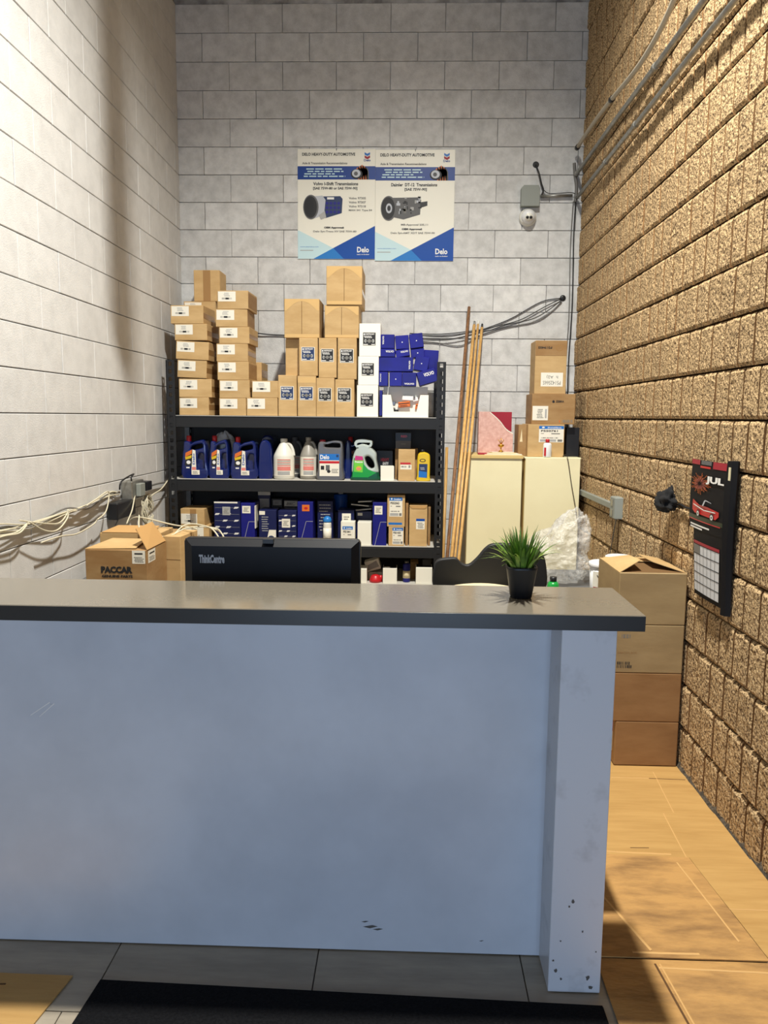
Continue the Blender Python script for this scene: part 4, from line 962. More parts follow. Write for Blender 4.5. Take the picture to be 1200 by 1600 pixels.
cable('black_cable', 'black cable dropping from the upper wall hole to the junction box', 'cable', [bw(837, 258, .012), bw(842, 270, .035), bw(846, 287, .035), bw(849, 297, .03), bw(846, 305, .03)], .006, 'bcable')
cable('black_cable', 'thin black cable drooping above the level steel conduit', 'cable', [bw(849, 296, .03), bw(857, 302, .04), bw(875, 302, .045), bw(893, 301, .04), bw(905, 306, .03)], .003, 'bcable')
cable('corner_cable', 'dark cable running down the right back corner', 'cable', [(WR-.055, D-.03, aZ(905, 305, D-.03)), (WR-.058, D-.015, 3.0), (WR-.05, D-.02, 2.5), (WR-.06, D-.015, 2.0), (WR-.05, D-.015, 1.5), (WR-.05, D-.015, 1.0)], .005, 'bcable')
cable('corner_cable', 'second thinner cable down the right back corner', 'cable', [(WR-.075, D-.03, aZ(900, 315, D-.03)), (WR-.08, D-.015, 2.9), (WR-.072, D-.02, 2.4), (WR-.085, D-.015, 1.9), (WR-.07, D-.015, 1.45)], .004, 'gcable')
q = bw(879, 466, 0); o = MB().lathe([(.02, 0), (.023, .005), (.018, .01), (.008, .012)], 'dark', T=Matrix.Translation((q[0], D-.0075, q[2])) @ RT, n=12).build('wall_hole'); tag(o, 'dark rough cable hole in the back wall near the right corner', 'hole')
for i, P in enumerate(([(876, 466), (845, 472), (800, 497), (765, 511), (745, 516), (690, 522), (640, 521)], [(876, 467), (850, 480), (815, 499), (780, 509), (748, 516), (700, 526), (640, 523)],
                       [(877, 469), (855, 486), (830, 499), (790, 508), (755, 519), (700, 531), (640, 530)], [(878, 471), (858, 490), (835, 503), (790, 512), (750, 524), (720, 540), (685, 536), (640, 532)])):
    cable('black_cable', ['upper', 'second', 'third', 'lowest'][i]+' of the black cables sagging from the rough wall hole to the poles', 'cable', [bw(a, b, .018+.008*(i % 3)) for a, b in P], .004, 'bcable' if i < 3 else 'gcable', 'black cables along the back wall')
cable('black_cable', 'black cable showing on the wall between the carton stacks', 'cable', [bw(380, 517, .02), bw(405, 521, .03), bw(425, 523, .02), bw(450, 524, .02)], .005, 'bcable')

# conduits along the right wall
def rw(px, py, off): q = at(px, py, 0, WR-off); return (q.x, q.y, q.z)
def conduit(label, pts, rad, m, coup):
    r = empty('wall_conduit', (0, 0, 0)); tag(r, label, 'conduit', 'conduits high on the stone wall'); r.location = Vector(pts[0])
    P = [Vector(p)-Vector(pts[0]) for p in pts]
    MB().tube(P, rad, m, 12).build('pipe', r)
    for c_ in coup:
        i = c_; a = P[i]; d = (P[min(i+1, len(P)-1)]-P[max(0, i-1)]).normalized()*.018
        MB().tube([a-d, a+d], rad*1.35, 'steel' if m == 'steel' else 'dark', 12).build('coupling', r)
    return r
xw = WR-.05
P1 = [(xw-.03, 5.98, 3.56), (xw-.03, 5.6, 3.62), (xw-.03, 5.11, 3.6), (xw-.03, 4.75, 3.57), (xw-.03, 4.46, 3.55), (xw-.03, 4.2, 3.57), (xw-.03, 3.98, 3.62), (xw-.03, 3.5, 3.76)]
sm1 = smooth([rw(896+2, 237, .075), rw(925, 196, .07), rw(956, 155, .07), rw(982, 124, .07), rw(1005, 93, .07), rw(1030, 50, .07), rw(1053, 0, .07), rw(1066, -40, .07)], 4, False)
sm1 = [p for p in sm1 if p.y < D-.03]
conduit('uppermost sagging tan conduit on the stone wall', [tuple(p) for p in sm1], .014, 'pvc', [0, min(7, len(sm1)-2)])
P2 = [(xw-.01, D-.05, 3.44), (xw-.01, 5.0, 3.43), (xw-.01, 4.2, 3.41), (xw-.01, 3.57, 3.4), (xw-.01, 2.6, 3.39)]
conduit('middle straight grey conduit on the stone wall', P2, .014, 'steel', [0, 2])
P3 = [(xw, D-.04, 3.27), (xw, 5.2, 3.262), (xw, 4.55, 3.255), (xw, 3.24, 3.24), (xw, 2.4, 3.235)]
conduit('lowest straight grey conduit on the stone wall', P3, .0135, 'steel', [1, 2])
cable('bent_conduit', 'bent grey pipe ends turning down in the right back corner', 'conduit', [(xw-.03, D-.04, 3.52), (xw-.02, D-.03, 3.45), (WR-.055, D-.03, 3.35), (WR-.06, D-.03, 3.24)], .012, 'gcable', n=10)

# raceway, outlet box, black cloth
a, b = rw(910, 764, .035), rw(964, 786, .035)
o = MB().box(WR-.04, 4.66, 1.062, WR-.012, 5.7, 1.098, 'steelbox', c=.002).build('wall_raceway'); tag(o, 'dull metal cable raceway on the stone wall beside the cream cabinets', 'raceway')
r = empty('outlet_box', (WR-.012, 4.60, 1.02)); tag(r, 'grey surface-mounted outlet box at the end of the raceway', 'outlet')
MB().box(-.05, -.055, 0, 0, .055, .13, 'steelbox', c=.004).build('body', r)
k = MB(); k.box(-.053, -.05, .005, -.05, .05, .125, 'steelbox', c=.001); cp_ = k.build('cover_plate', r)
for zc in (.035, .095): MB().box(-.056, -.02, zc-.02, -.053, .02, zc+.02, 'steel', c=.001).build('socket', cp_)
cable('grey_cable', 'thin grey wire hanging from the outlet box', 'cable', [(WR-.03, 4.62, 1.02), (WR-.035, 4.66, .9), (WR-.03, 4.75, .75), (WR-.04, 4.9, .6)], .003, 'gcable')
q = rw(1044, 786, .05); o = bag_blob('black_cloth', 'bunched black cloth hanging on the stone wall left of the calendar', (WR-.062, q[1], q[2]), .036, .095, .045, 'cloth', 8, peak=(.01, -.03, .03), amp=.5, cat='cloth')
cable('black_cable', 'black cord from the bunched cloth along the joint to the calendar', 'cable', [(WR-.045, q[1]-.06, q[2]-.01), rw(1062, 788, .03), rw(1072, 793, .03), rw(1080, 795, .03)], .005, 'bcable')

# calendar on the right wall
cx = WR-.045
TR, BL = at(1140, 716, 0, cx), at(1080, 830, 0, cx)
cal = empty('wall_calendar', (WR-.02, 3.3, .85)); tag(cal, 'wall calendar open to July with a red convertible, hanging on the stone wall', 'calendar')
yF, yN = at(1080, 790, 0, cx).y, at(1137, 800, 0, cx).y      # far and near edge of the picture page
zt, zm, zb_ = at(1080, 716, 0, cx).z, at(1082, 822, 0, cx).z, at(1092, 930, 0, cx).z
yF2 = at(1097, 880, 0, cx).y
WP = yF-yN
def page(u, v, off=0):   # u 0..1 far->near, v 0..1 top->bottom of the whole calendar; page curls away from the wall
    z = zt+(zb_-zt)*v; bulge = .008*math.sin(math.pi*u)+.005*u*u+.008*math.sin(3.2*v+.6)
    y = yF-WP*u-(0.035*v*v)*(1-u)
    return Vector((cx-bulge-off, y, z))-cal.location
def pg(u0, v0, u1, v1, m, off, n=10, mb=None, name=None, skew=None):
    mb = mb or MB(); vs = []
    for j in range(n+1):
        for i in range(n+1): vs.append(page(u0+(u1-u0)*i/n, v0+(v1-v0)*j/n, off))
    w = n+1; mb.add(vs, [(j*w+i, (j+1)*w+i, (j+1)*w+i+1, j*w+i+1) for j in range(n) for i in range(n)], m, sm=True)
    return mb
vm = (zt-zm)/(zt-zb_)
k = pg(0, .0, 1, vm, 'calblack', 0); pg(0, .0, 1, vm, 'calblack', -.003, mb=k); k.build('picture_page', cal)
k = pg(.16, vm, 1, 1, 'calblack', -.001); pg(.19, vm+.11, .93, .97, 'calwhite', .0006, mb=k)
gx = lambda i: .19+.74*i/7
for i in range(8): pg(gx(i)-.004, vm+.11, gx(i)+.004, .97, 'ink', .0014, 4, k)
for j in range(6): pg(.19, vm+.11+(.97-vm-.11)*j/5-.003, .93, vm+.11+(.97-vm-.11)*j/5+.003, 'calblack', .0016, 4, k)
pg(.19, vm+.085, .93, vm+.108, 'crimson', .0012, 4, k); pg(.19, vm+.11, .4, vm+.11+(.97-vm-.11)/5, 'ink', .0012, 4, k)
k.build('date_page', cal)
def onpage(mb, vs, fs, m, off): mb.add([page(u, v, off+.0025) for u, v in vs], fs, m)
k = MB()
R = random.Random(9)
for c0, n_, rad, mm in (((.34, .17), 40, .075, 'orange'), ((.34, .17), 26, .05, 'salmon')):
    for i in range(n_):
        a = 6.283*i/n_+R.uniform(-.06, .06); L_ = rad*R.uniform(.65, 1.1); s0 = .25
        d = (math.cos(a)*4.2, math.sin(a)); nn = (-math.sin(a)*.010, math.cos(a)*.0026)
        P = [(c0[0]+d[0]*L_*s0, c0[1]+d[1]*L_*s0), (c0[0]+d[0]*L_-nn[0], c0[1]+d[1]*L_-nn[1]), (c0[0]+d[0]*L_+nn[0], c0[1]+d[1]*L_+nn[1])]
        onpage(k, P, [(0, 1, 2), (2, 1, 0)], mm, .0016)
vs, fs = text_geo('JUL', .05); onpage(k, [(.52+x*.45, .165-y*.06) for x, y in vs], fs, 'white', .002)
pg(0, vm*.8, 1, vm*.86, 'calgrass', .0012, 6, k); pg(0.02, vm*.86, .93, vm*.875, 'red', .0016, 6, k)
vs, fs = text_geo('THE WALL CALENDAR', .02)
k2 = [(.06, vm*.93), (.7, vm*.93), (.06, vm*.97), (.5, vm*.97)]
for (u, v), wd in zip(k2[::2], (.6, .4)): pg(u, v, u+wd, v+.012, 'white', .0016, 4, k)
pg(0, 0, .28, .035, 'crimson', .0014, 4, k); pg(.32, 0, .62, .03, 'greybox', .0014, 4, k); pg(.66, 0, 1, .05, 'crimson', .0014, 4, k); pg(.3, .04, .6, .055, 'red', .0014, 4, k)
# the red convertible
C = lambda pts: [(.14+.76*x, .405-.13*y) for x, y in pts]
def cpoly(pts, m, off): P = C(pts); onpage(k, P, [tuple(range(len(P))), tuple(reversed(range(len(P))))], m, off)
cpoly([(0, .25), (.12, .1), (.9, .05), (1, .25), (1, .5), (.6, .62), (.3, .62), (.02, .85), (0, .6)], 'red', .002)
cpoly([(.05, .6), (.5, .42), (.9, .45), (.9, .4), (.5, .36), (.05, .54)], 'white', .0026)
cpoly([(.42, .62), (.5, .95), (.55, .98), (.74, .9), (.76, .85), (.57, .92), (.53, .88), (.47, .62)], 'silver', .0026)
for wx in (.26, .78):
    n_ = 12
    for rr, mm, of in ((.1, 'dark', .0026), (.065, 'white', .003), (.03, 'dark', .0034)): cpoly([(wx+rr*.7*math.cos(6.283*i/n_), .12+rr*2.2*math.sin(6.283*i/n_)) for i in range(n_)], mm, of)
k.build('print', cal)
# the thick black folded pages on the near side
k = MB(); rg = []
for j in range(15):
    v = -.02+j/14*1.06; p = page(1, max(0, min(1, v)), 0); wv = .008*math.sin(6*v)+.01
    z_ = (zt+(zb_-zt)*v)-cal.location.z
    rg.append([Vector((p.x+.0+.01, p.y+.004, z_)), Vector((p.x-.004-wv*.3, p.y-.008, z_)), Vector((p.x+.004, p.y-.024-wv*.4, z_)), Vector((p.x+.024, p.y-.03-wv*.5, z_)), Vector((WR-.022-cal.location.x, p.y-.03, z_)), Vector((WR-.022-cal.location.x, p.y+.02, z_))])
k.rings(rg, 'calblack', sm=False); k.build('folded_pages', cal)
MB().box(cx-.03-cal.location.x, yN-.07-cal.location.y, zt-.06-cal.location.z, cx-.027-cal.location.x, yN-.055-cal.location.y, zt-.01-cal.location.z, 'cream').build('page_corner', cal)

# ------------------------------------------------------------------ poles leaning on the back wall
def pole(label, top, bot, r_, m, tip=None, zext=0):
    a = Vector(bw(*top, 0)); Yt = D-.035; a = at(*top, 1, Yt); b = at(*bot, 1, 5.0)
    d = (b-a); t = (a.z-.02)/(a.z-b.z); e = a+d*t
    root = empty('wooden_pole', e); tag(root, label, 'pole', 'wooden poles leaning on the back wall')
    MB().tube([Vector((0, 0, 0)), (a-e)*.5, a-e], r_, m, 10).build('shaft', root)
    if tip: dd = (a-e).normalized(); MB().tube([a-e+dd*.001, a-e+dd*.035], r_*.7, tip, 8).build('threaded_tip', root)
pole('rough brown stick, tallest and leftmost of the leaning poles', (733, 480), (699, 866), .0115, 'woodbrown')
pole('pale wooden handle with a metal tip next to the brown stick', (741, 508), (706, 866), .012, 'wood', 'steel')
pole('slim wooden handle in the middle of the leaning poles', (747, 507), (711.5, 866), .0088, 'wood', 'jugwhite')
pole('wooden handle rightmost of the leaning poles, with a dark tip', (753, 512), (717.5, 866), .011, 'wood', 'dark')
r = MB(); a = at(698, 700, 1, D-.04); r.tube([(a.x, a.y-.02, 1.38), (a.x-.02, a.y-.2, .6), (a.x-.03, a.y-.3, .02)], .012, 'wood', 10); o = r.build('wooden_pole'); tag(o, 'short wooden handle standing low behind the right rack upright', 'pole')

# ------------------------------------------------------------------ cream cabinets
def cabinet(label, x0, x1, top_wood):
    r = empty('metal_cabinet', ((x0+x1)/2, 5.75, 0)); tag(r, label, 'cabinet', 'pair of cream cabinets'); w = x1-x0; h = 1.335
    MB().box(-w/2, -.2, 0.01, w/2, .27, h-.012, 'creamdark', c=.002).build('body', r)
    MB().box(-w/2+.002, -.222, .02, w/2-.002, -.202, h-.002, 'cream', c=.003).build('door', r)
    MB().box(-w/2-.004, -.21 if not top_wood else -.235, h-.0115, w/2+.004, .27, h+(.012 if top_wood else .0), 'creamdark' if top_wood else 'cream', c=.002).build('top', r)
    MB().box(-w/2+.03, -.19, 0, w/2-.03, .25, .0095, 'dark').build('plinth', r)
    return h+(.012 if top_wood else 0)
tL = cabinet('left cream cabinet, carrying the red magazine file', .438, .832, True)
tR = cabinet('right cream cabinet, carrying the stacked cartons, next to the stone wall', .852, 1.25, False)
cable('grey_cable', 'thin dark wire hanging down over the right cream door', 'cable', [(aX(884, 712, 5.5), 5.6, tR+.008), (aX(887, 714, 5.5), 5.51, tR+.006), (aX(893, 760, 5.5), 5.505, 1.15), (aX(899, 800, 5.5), 5.50, .98), (aX(905, 830, 5.5), 5.5, .8)], .0025, 'bcable')
# magazine file
Y = 5.72; x0, x1 = aX(747, 700, Y), aX(801, 700, Y); h = aZ(775, 643.5, Y)-tL
r = empty('magazine_file', ((x0+x1)/2, Y+.05, tL+.0006)); tag(r, 'pink marbled magazine file with a dark red inside on the left cabinet', 'file'); w = x1-x0
cut = smooth([(-.18*w, h), (.1*w, h*.8), (.3*w, h*.6), (.5*w, h*.5)], 4, False)
MB().plate([[(-w/2, 0), (w/2, 0)]+[tuple(p) for p in reversed(cut)]+[(-w/2, h)]], -.05, -.046, 'pink', .0008).build('front_side', r)
k = MB(); n_ = len(cut); vs = []
for p in cut: vs += [(p[0], -.0505, p[1]-.008), (p[0], -.0505, p[1])]
k.add(vs, [(i*2, i*2+2, i*2+3, i*2+1) for i in range(n_-1)], 'paper'); k.build('edge_piping', r)
MB().box(-w/2, .046, 0, w/2, .05, h, 'crimson').build('back_side', r); MB().box(-w/2, -.046, 0, -w/2+.004, .046, h, 'pink').build('spine', r); MB().box(w/2-.004, -.046, 0, w/2, .046, h*.5, 'pink').build('low_end', r)
# little brass ornament and the folded papers
q = at(783, 704, 1, 5.6); 
pr = empty('paper_bundle', (aX(785, 708, 5.62), 5.62, tL+.0006)); tag(pr, 'flat bundle of cream papers on the left cabinet', 'paper')
for i in range(5): MB().box(-.13+.012*i, -.05+.006*i, .004*i, .14-.015*i, .06-.005*i, .004*i+.0035, ['paper', 'creamseat', 'paper', 'creamdark', 'paper'][i], T=Matrix.Rotation(math.radians(3*i-5), 4, 'Z')).build('sheet', pr)
k = MB().box(-.18, -.03, 0, -.115, .02, .012, 'crimson', c=.002); k.build('card', pr)
r = empty('brass_ornament', (aX(783, 700, 5.6), 5.61, tL+.0215)); tag(r, 'tiny brass ornament with spread arms on the paper bundle', 'ornament')
MB().lathe([(.02, 0), (.016, .006), (.005, .012), (.005, .03), (.02, .04), (.024, .052), (.014, .054)], 'gold', n=14).build('bowl', r)
k = MB()
for a in (-1, 0, 1): k.tube([(0, 0, .052), (a*.012, 0, .075), (a*.02, 0, .1 if a == 0 else .088)], .003, 'gold', 6)
k.build('arms', r)
# cartons on the right cabinet
c = pbox('bottom carton on the right cabinet, with a blue and white part label', 824, 663, 880.5, 712, 5.60, .3, 'kraft', tR); donaldson(c, .3, .45, .98, .95, 'P550761'); cB = c
k = MB(); f = c.left(k); k.build('tape', c.root) if False else None
MB().box(-c.w/2-.06, -c.d/2+.06, 0, -c.w/2-.001, c.d/2-.02, c.h*.98, 'kraft_dark', c=.002).build('side_flap', c.root)
k = MB(); Face(k, (-c.w/2-.06, -c.d/2+.06, 0), XA, ZA, -YA).poly([(.01, c.h*.45), (.03, c.h*.45), (.022, c.h*.85)], 'creamseat', 0); k.build('sticker', c.root)
c = pbox('ZEBRA printed carton in the middle of the cabinet stack', 830, 615.5, 897.5, 663, 5.62, .28, 'kraft_dark', cB.top); cZ = c
k = MB(); f = c.front(k); f.text('ZEBRA', c.w*.55, c.h*.72, c.w*.19, c.h*.07, 'black', .03); f.poly([(c.w*.47, c.h*.72), (c.w*.5, c.h*.7), (c.w*.53, c.h*.73), (c.w*.51, c.h*.8), (c.w*.47, c.h*.78)], 'black', 1); f.bars(c.w*.72, c.h*.06, c.w*.96, c.h*.15, 'ink', 12, 1); f.text('!', c.w*.64, c.h*.06, .008, c.h*.08, 'orange'); k.build('print', c.root)
k = MB(); f = c.front(k); f.rect(.02*c.w, .13*c.h, .38*c.w, .6*c.h, 'paper', 0); f.lines(.12*c.w, .2*c.h, .28*c.w, .52*c.h, 'ink', 6, 1, 8); f.rect(.31*c.w, .2*c.h, .35*c.w, .5*c.h, 'lightink', 1); k.build('label', c.root)
c = pbox('upper kraft carton with a hand-written note, marked P319405 upside down', 834.5, 532, 883.5, 615, 5.64, .22, 'kraft', cZ.top)
k = MB(); f = c.front(k); f.rect(0.001, c.h*.715, c.w-.001, c.h*.72, 'seam', 0); f.rect(.001, c.h*.72, c.w-.001, c.h-.001, 'kraft_dark', 0)
vs, fs = text_geo('P319405', .03); k.add([f.p(c.w*(.52-.44*x), c.h*(.89-.045*y), 2) for x, y in vs], fs, 'black'); f.disc(c.w*.76, c.h*.86, c.w*.12, c.h*.06, 'tape', 1); f.disc(c.w*.76, c.h*.86, c.w*.09, c.h*.045, 'kraft_dark', 2); k.build('print', c.root)
k = MB(); f = c.front(k); f.rect(.2*c.w, .14*c.h, .9*c.w, .4*c.h, 'paper', 0)
for t_, u_, v_, w_ in (('h  A2)', .38, .29, .36), ('P5142566S', .27, .175, .56)):
    vs, fs = text_geo(t_, 0); k.add([f.p(c.w*(u_+w_*(1-x)), c.h*(v_+.07*(1-y)), 2) for x, y in vs], fs, 'ink')
k.build('label', c.root)
r = empty('white_bottle', (aX(855, 710, 5.56), 5.565, tR+.0006)); tag(r, 'small white bottle with a red cap before the lowest cabinet carton', 'bottle')
MB().lathe([(.03, 0), (.031, .003), (.031, .085), (.026, .1), (.014, .104)], 'whiteplastic').build('body', r); MB().lathe([(.0145, .1045), (.0145, .128), (.012, .13)], 'red').build('cap', r)
k = MB(); Face(k, (-.03, -.0318, 0), XA, ZA, -YA).rect(.002, .01, .016, .07, 'red', 0); k.build('label', r)
c = pbox('black box at the right rear of the right cabinet, under the ZEBRA carton', 884, 668, 904, 712, 5.68, .12, 'dark', tR)

# ------------------------------------------------------------------ behind the counter: desks, boxes, monitor, chair, bag
def desk(label, x0, x1, y0, y1, z, inset=.04):
    r = empty('desk', ((x0+x1)/2, (y0+y1)/2, 0)); tag(r, label, 'desk'); w, d = x1-x0, y1-y0
    MB().box(-w/2, -d/2, z-.025, w/2, d/2, z, 'greybox', c=.002).build('desktop', r)
    for sx in (-1, 1):
        for sy in (-1, 1): x, y = sx*(w/2-inset), sy*(d/2-.04); MB().box(x-.02, y-.02, 0, x+.02, y+.02, z-.0255, 'rack').build('leg', r)
desk('grey desk against the left wall under the cartons', WL+.02, -.95, 3.5, 4.75, .72)
desk('grey desk along the back of the counter, carrying the monitor', WL+.02, .655, 2.34, 2.82, .74, .16)
desk('low grey table by the stone wall under the plastic bag', .52, 1.27, 3.86, 4.6, .70)
# monitor seen from behind
Y = 2.47; x0, x1 = aX(285, 842, Y), aX(563, 842, Y); w = x1-x0; zt_ = aZ(420, 843, Y)
r = empty('monitor', ((x0+x1)/2, Y+.04, .7406)); tag(r, 'black all-in-one computer seen from behind, rising over the counter', 'monitor'); ht = zt_-.7406
MB().plate([smooth([(-w/2, .09), (w/2, .09), (w/2, .095)], 1)+[(w/2, ht-.012), (w/2-.006, ht-.003), (w/2-.014, ht), (-w/2+.014, ht), (-w/2+.006, ht-.003), (-w/2, ht-.012)]], -.02, .01, 'dark', .003).build('rear_shell', r)
k = MB(); zb0 = .1; k.add([(-w/2+.004, -.0205, zb0), (w/2-.004, -.0205, zb0), (w/2-.004, -.0205, ht-.003), (-w/2+.004, -.0205, ht-.003), (-w/2+.03, -.04, zb0+.02), (w/2-.03, -.04, zb0+.02), (w/2-.03, -.04, ht-.025), (-w/2+.03, -.04, ht-.025)],
    [(4, 5, 6, 7), (0, 1, 5, 4), (1, 2, 6, 5), (2, 3, 7, 6), (3, 0, 4, 7)], 'monitor'); k.build('back_cover', r)
k = MB(); f = Face(k, (-w/2, -.04, 0), XA, ZA, -YA); q = at(311, 877, 1, Y); f.text('ThinkCentre', q.x-x0, aZ(330, 880, Y)-.7406, aX(351, 877, Y)-q.x, .029, 'silver', .05); k.build('lettering', r)
q = aX(419, 846, Y)-(x0+x1)/2; MB().box(q-.018, -.043, ht-.014, q+.018, -.02, ht+.002, 'dark', c=.001).build('webcam', r)
MB().box(-.04, -.035, .006, .04, -.015, .3, 'dark').build('stand', r); MB().box(-.12, -.1, 0, .12, .1, .006, 'dark', c=.002).build('foot', r)
MB().box(-w/2+.01, .0105, .1, w/2-.01, .012, ht-.01, 'black').build('screen', r)

# PACCAR box and its neighbours on the left desk
Y = 3.6; zd = .7206
x0, x1 = aX(133.5, 880, Y), aX(230, 880, Y)
c = Carton('open carton printed with the parts maker lettering, nearest on the left desk', x0, x1, zd, aZ(180, 859, Y), Y, .30, 'kraft_dark', rot=0); cP = c
k = MB(); f = c.front(k); f.text('PACCAR', c.w*.25, c.h*.52, c.w*.51, c.h*.14, 'black', .06); f.text('GENUINE PARTS', c.w*.26, c.h*.43, c.w*.5, c.h*.055, 'black', .05); k.build('print', c.root)
for fn, (u0, v0, u1, v1) in (('front', (.76, .72, .97, .99)), ('right', (.05, .72, .4, .97))):
    k = MB(); f = getattr(c, fn)(k); L_ = c.w if fn == 'front' else c.d; f.rect(L_*u0, c.h*v0, L_*u1, c.h*v1, 'paper', 0); f.rect(L_*(u0+.06*(u1-u0)*3), c.h*(v1-.08), L_*(u1-.04), c.h*(v1-.05), 'black', 1); f.lines(L_*(u0+.02), c.h*(v0+.03), L_*(u1-.02), c.h*(v1-.12), 'ink', 4, 1); k.build('label', c.root)
w, h, d = c.w, c.h, c.d
MB().add([(-w/2, -d/2, h+.001), (w*.30, -d/2+.02, h+.004), (w*.22, d/2-.05, h+.012), (-w/2+.04, d/2-.05, h+.014), (-w/2, -d/2, h+.004), (w*.30, -d/2+.02, h+.007), (w*.22, d/2-.05, h+.015), (-w/2+.04, d/2-.05, h+.017)], [(3, 2, 1, 0), (4, 5, 6, 7), (0, 1, 5, 4), (1, 2, 6, 5), (2, 3, 7, 6), (3, 0, 4, 7)], 'kraft').build('flap', c.root)
def quadflap(c, a, b, cc, dd, name='flap', m='kraft_in'):
    A = [Vector(p) for p in (a, b, cc, dd)]; n = (A[1]-A[0]).cross(A[2]-A[0]).normalized()*.003
    MB().add(A+[p+n for p in A], [(3, 2, 1, 0), (4, 5, 6, 7), (0, 1, 5, 4), (1, 2, 6, 5), (2, 3, 7, 6), (3, 0, 4, 7)], m).build(name, c.root)
quadflap(c, (w*.5, -d/2, h), (w*.5, d/2-.02, h), (w*.28, d/2-.02, h+.10), (w*.26, -d/2+.06, h+.095))
c = Carton('squat brown carton behind the lettered one, wires trailing over it', aX(156, 840, 3.98), aX(249, 840, 3.98), zd, aZ(200, 833, 3.98), 3.98, .24, 'kraft'); k = MB(); f = c.front(k); f.rect(c.w*.8, c.h*.6, c.w*.95, c.h*.97, 'paper', 0); f.lines(c.w*.82, c.h*.65, c.w*.93, c.h*.92, 'ink', 4, 1); k.build('label', c.root); cQ = c
quadflap(c, (-c.w/2+.01, -c.d/2, c.h+.001), (c.w/2-.05, -c.d/2, c.h+.001), (c.w/2-.06, c.d/2-.05, c.h+.012), (-c.w/2+.03, c.d/2-.05, c.h+.012))
c = Carton('tall brown carton standing beside the monitor, looped by white wires', aX(258, 850, 3.9), aX(286, 850, 3.9), zd, aZ(270, 838, 3.9), 3.9, .24, 'kraft', rot=-6); k = MB(); f = c.front(k); f.rect(0, c.h*.52, c.w, c.h*.53, 'seam', 0); k.build('flap_seam', c.root); cR = c
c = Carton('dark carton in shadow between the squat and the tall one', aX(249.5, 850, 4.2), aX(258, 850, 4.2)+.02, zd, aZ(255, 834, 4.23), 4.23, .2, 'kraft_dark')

# cables on the left wall
def lw(px, py, off): q = at(px, py, 0, WL+off); return (q.x, q.y, q.z)
QT, RTp = cQ.top+.018, cR.top+.014
GC = 'tangled beige network cables on the left wall'
R = random.Random(12)
main = [(-40, 830), (0, 822), (50, 814), (105, 795), (135, 787), (170, 770), (186, 765)]
for i in range(7):
    P = [lw(a+R.uniform(-2, 2), b+R.uniform(-3, 6)+(7*i/6 if a < 60 else 2), R.uniform(.012, .05)) for a, b in main]
    cable('network_cable', ['beige', 'grey', 'beige', 'beige', 'grey', 'beige', 'beige'][i]+' network cable in the bundle strung along the left white wall', 'cable', P, R.choice([.003, .0035, .0045]), ['cable', 'gcable', 'cable', 'cable', 'gcable', 'cable', 'cable'][i], GC)
for i, P in enumerate(([(-30, 840), (0, 837), (25, 832), (38, 822), (45, 815)], [(-30, 850), (5, 838), (30, 833), (42, 820)], [(45, 815), (70, 829), (90, 828), (105, 810), (107, 796)], [(30, 813), (60, 817), (90, 818), (103, 806), (106, 796)],
                       [(64, 848), (95, 838), (120, 834), (145, 820), (152, 812)], [(135, 790), (150, 780), (168, 768), (170, 778), (165, 800), (152, 812)])):
    cable('network_cable', ['beige cable curling up into the left end of the wall bundle', 'beige cable sweeping low at the far left of the bundle', 'beige cable loop sagging below the wall bundle', 'beige cable loop nested just under the bundle', 'pale cable crossing the wall low toward the cartons', 'beige cable arching down beside the black adapter'][i], 'cable', [lw(a, b, .05+.01*(i % 3)) for a, b in P], .004, 'cable', GC)
o = MB().box(WL+.015, 4.42, .99, WL+.08, 4.72, 1.09, 'dark', c=.006).build('power_adapter'); o.rotation_euler = (0, 0, 0); tag(o, 'black network box hung among the cables on the left wall', 'device')
r = empty('cable_junction', (WL+.01, 4.78, 1.08)); tag(r, 'metal cable junction with a black plug on the left wall', 'electrical box')
MB().box(0, -.11, 0, .07, .10, .12, 'steel', c=.006).build('body', r); MB().box(.0705, -.05, .02, .10, .04, .1, 'steelbox', c=.003).build('cover_plate', r); MB().box(.02, .105, .04, .09, .2, .1, 'dark', c=.004).build('plug', r)
cable('black_cable', 'black cable looping over the metal cable junction', 'cable', [lw(187, 765, .05), lw(190, 752, .06), (WL+.06, 4.75, 1.24), lw(205, 747, .07), lw(208, 762, .05)], .005, 'bcable')
for i in range(12):
    c0 = Vector((WL+.06+.012*R.random(), 4.98+.02*R.uniform(-1, 1), .98)); a_ = .055+.03*R.random(); b_ = .085+.035*R.random(); t0 = R.uniform(-.2, .2)
    P = [c0+Vector((.015*math.sin(k*1.3+i), a_*math.cos(6.283*k/14+t0)*.8, b_*math.sin(6.283*k/14+t0)-.0)) for k in range(14)]
    cable('coiled_cable', 'turn of beige cable in the hanging coil beside the junction', 'cable', P, .0032, 'cable', 'turns of the hanging beige cable coil', sub=3)
cable('black_cable', 'dark flat cable running from the junction behind the rack', 'cable', [(WL+.05, 4.9, 1.15), lw(225, 762, .03), lw(245, 756, .03), lw(262, 753, .03)], .007, 'gcable')
cable('network_cable', 'white cable sweeping from the rack down to the coil', 'cable', [lw(264, 748, .05), lw(252, 764, .06), lw(240, 772, .07), lw(226, 784, .06), (WL+.07, 4.98, 1.08)], .005, 'cable', GC)
cable('network_cable', 'white cable dropping from the junction and out over the squat carton', 'cable', [(WL+.07, 4.75, 1.13), (WL+.1, 4.6, 1.03), (WL+.14, 4.4, .97), (WL+.25, 4.27, QT+.03), (-1.3, 4.15, QT+.006), (-1.2, 4.08, QT+.006), (-1.12, 4.0, QT+.006)], .0045, 'cable', GC)
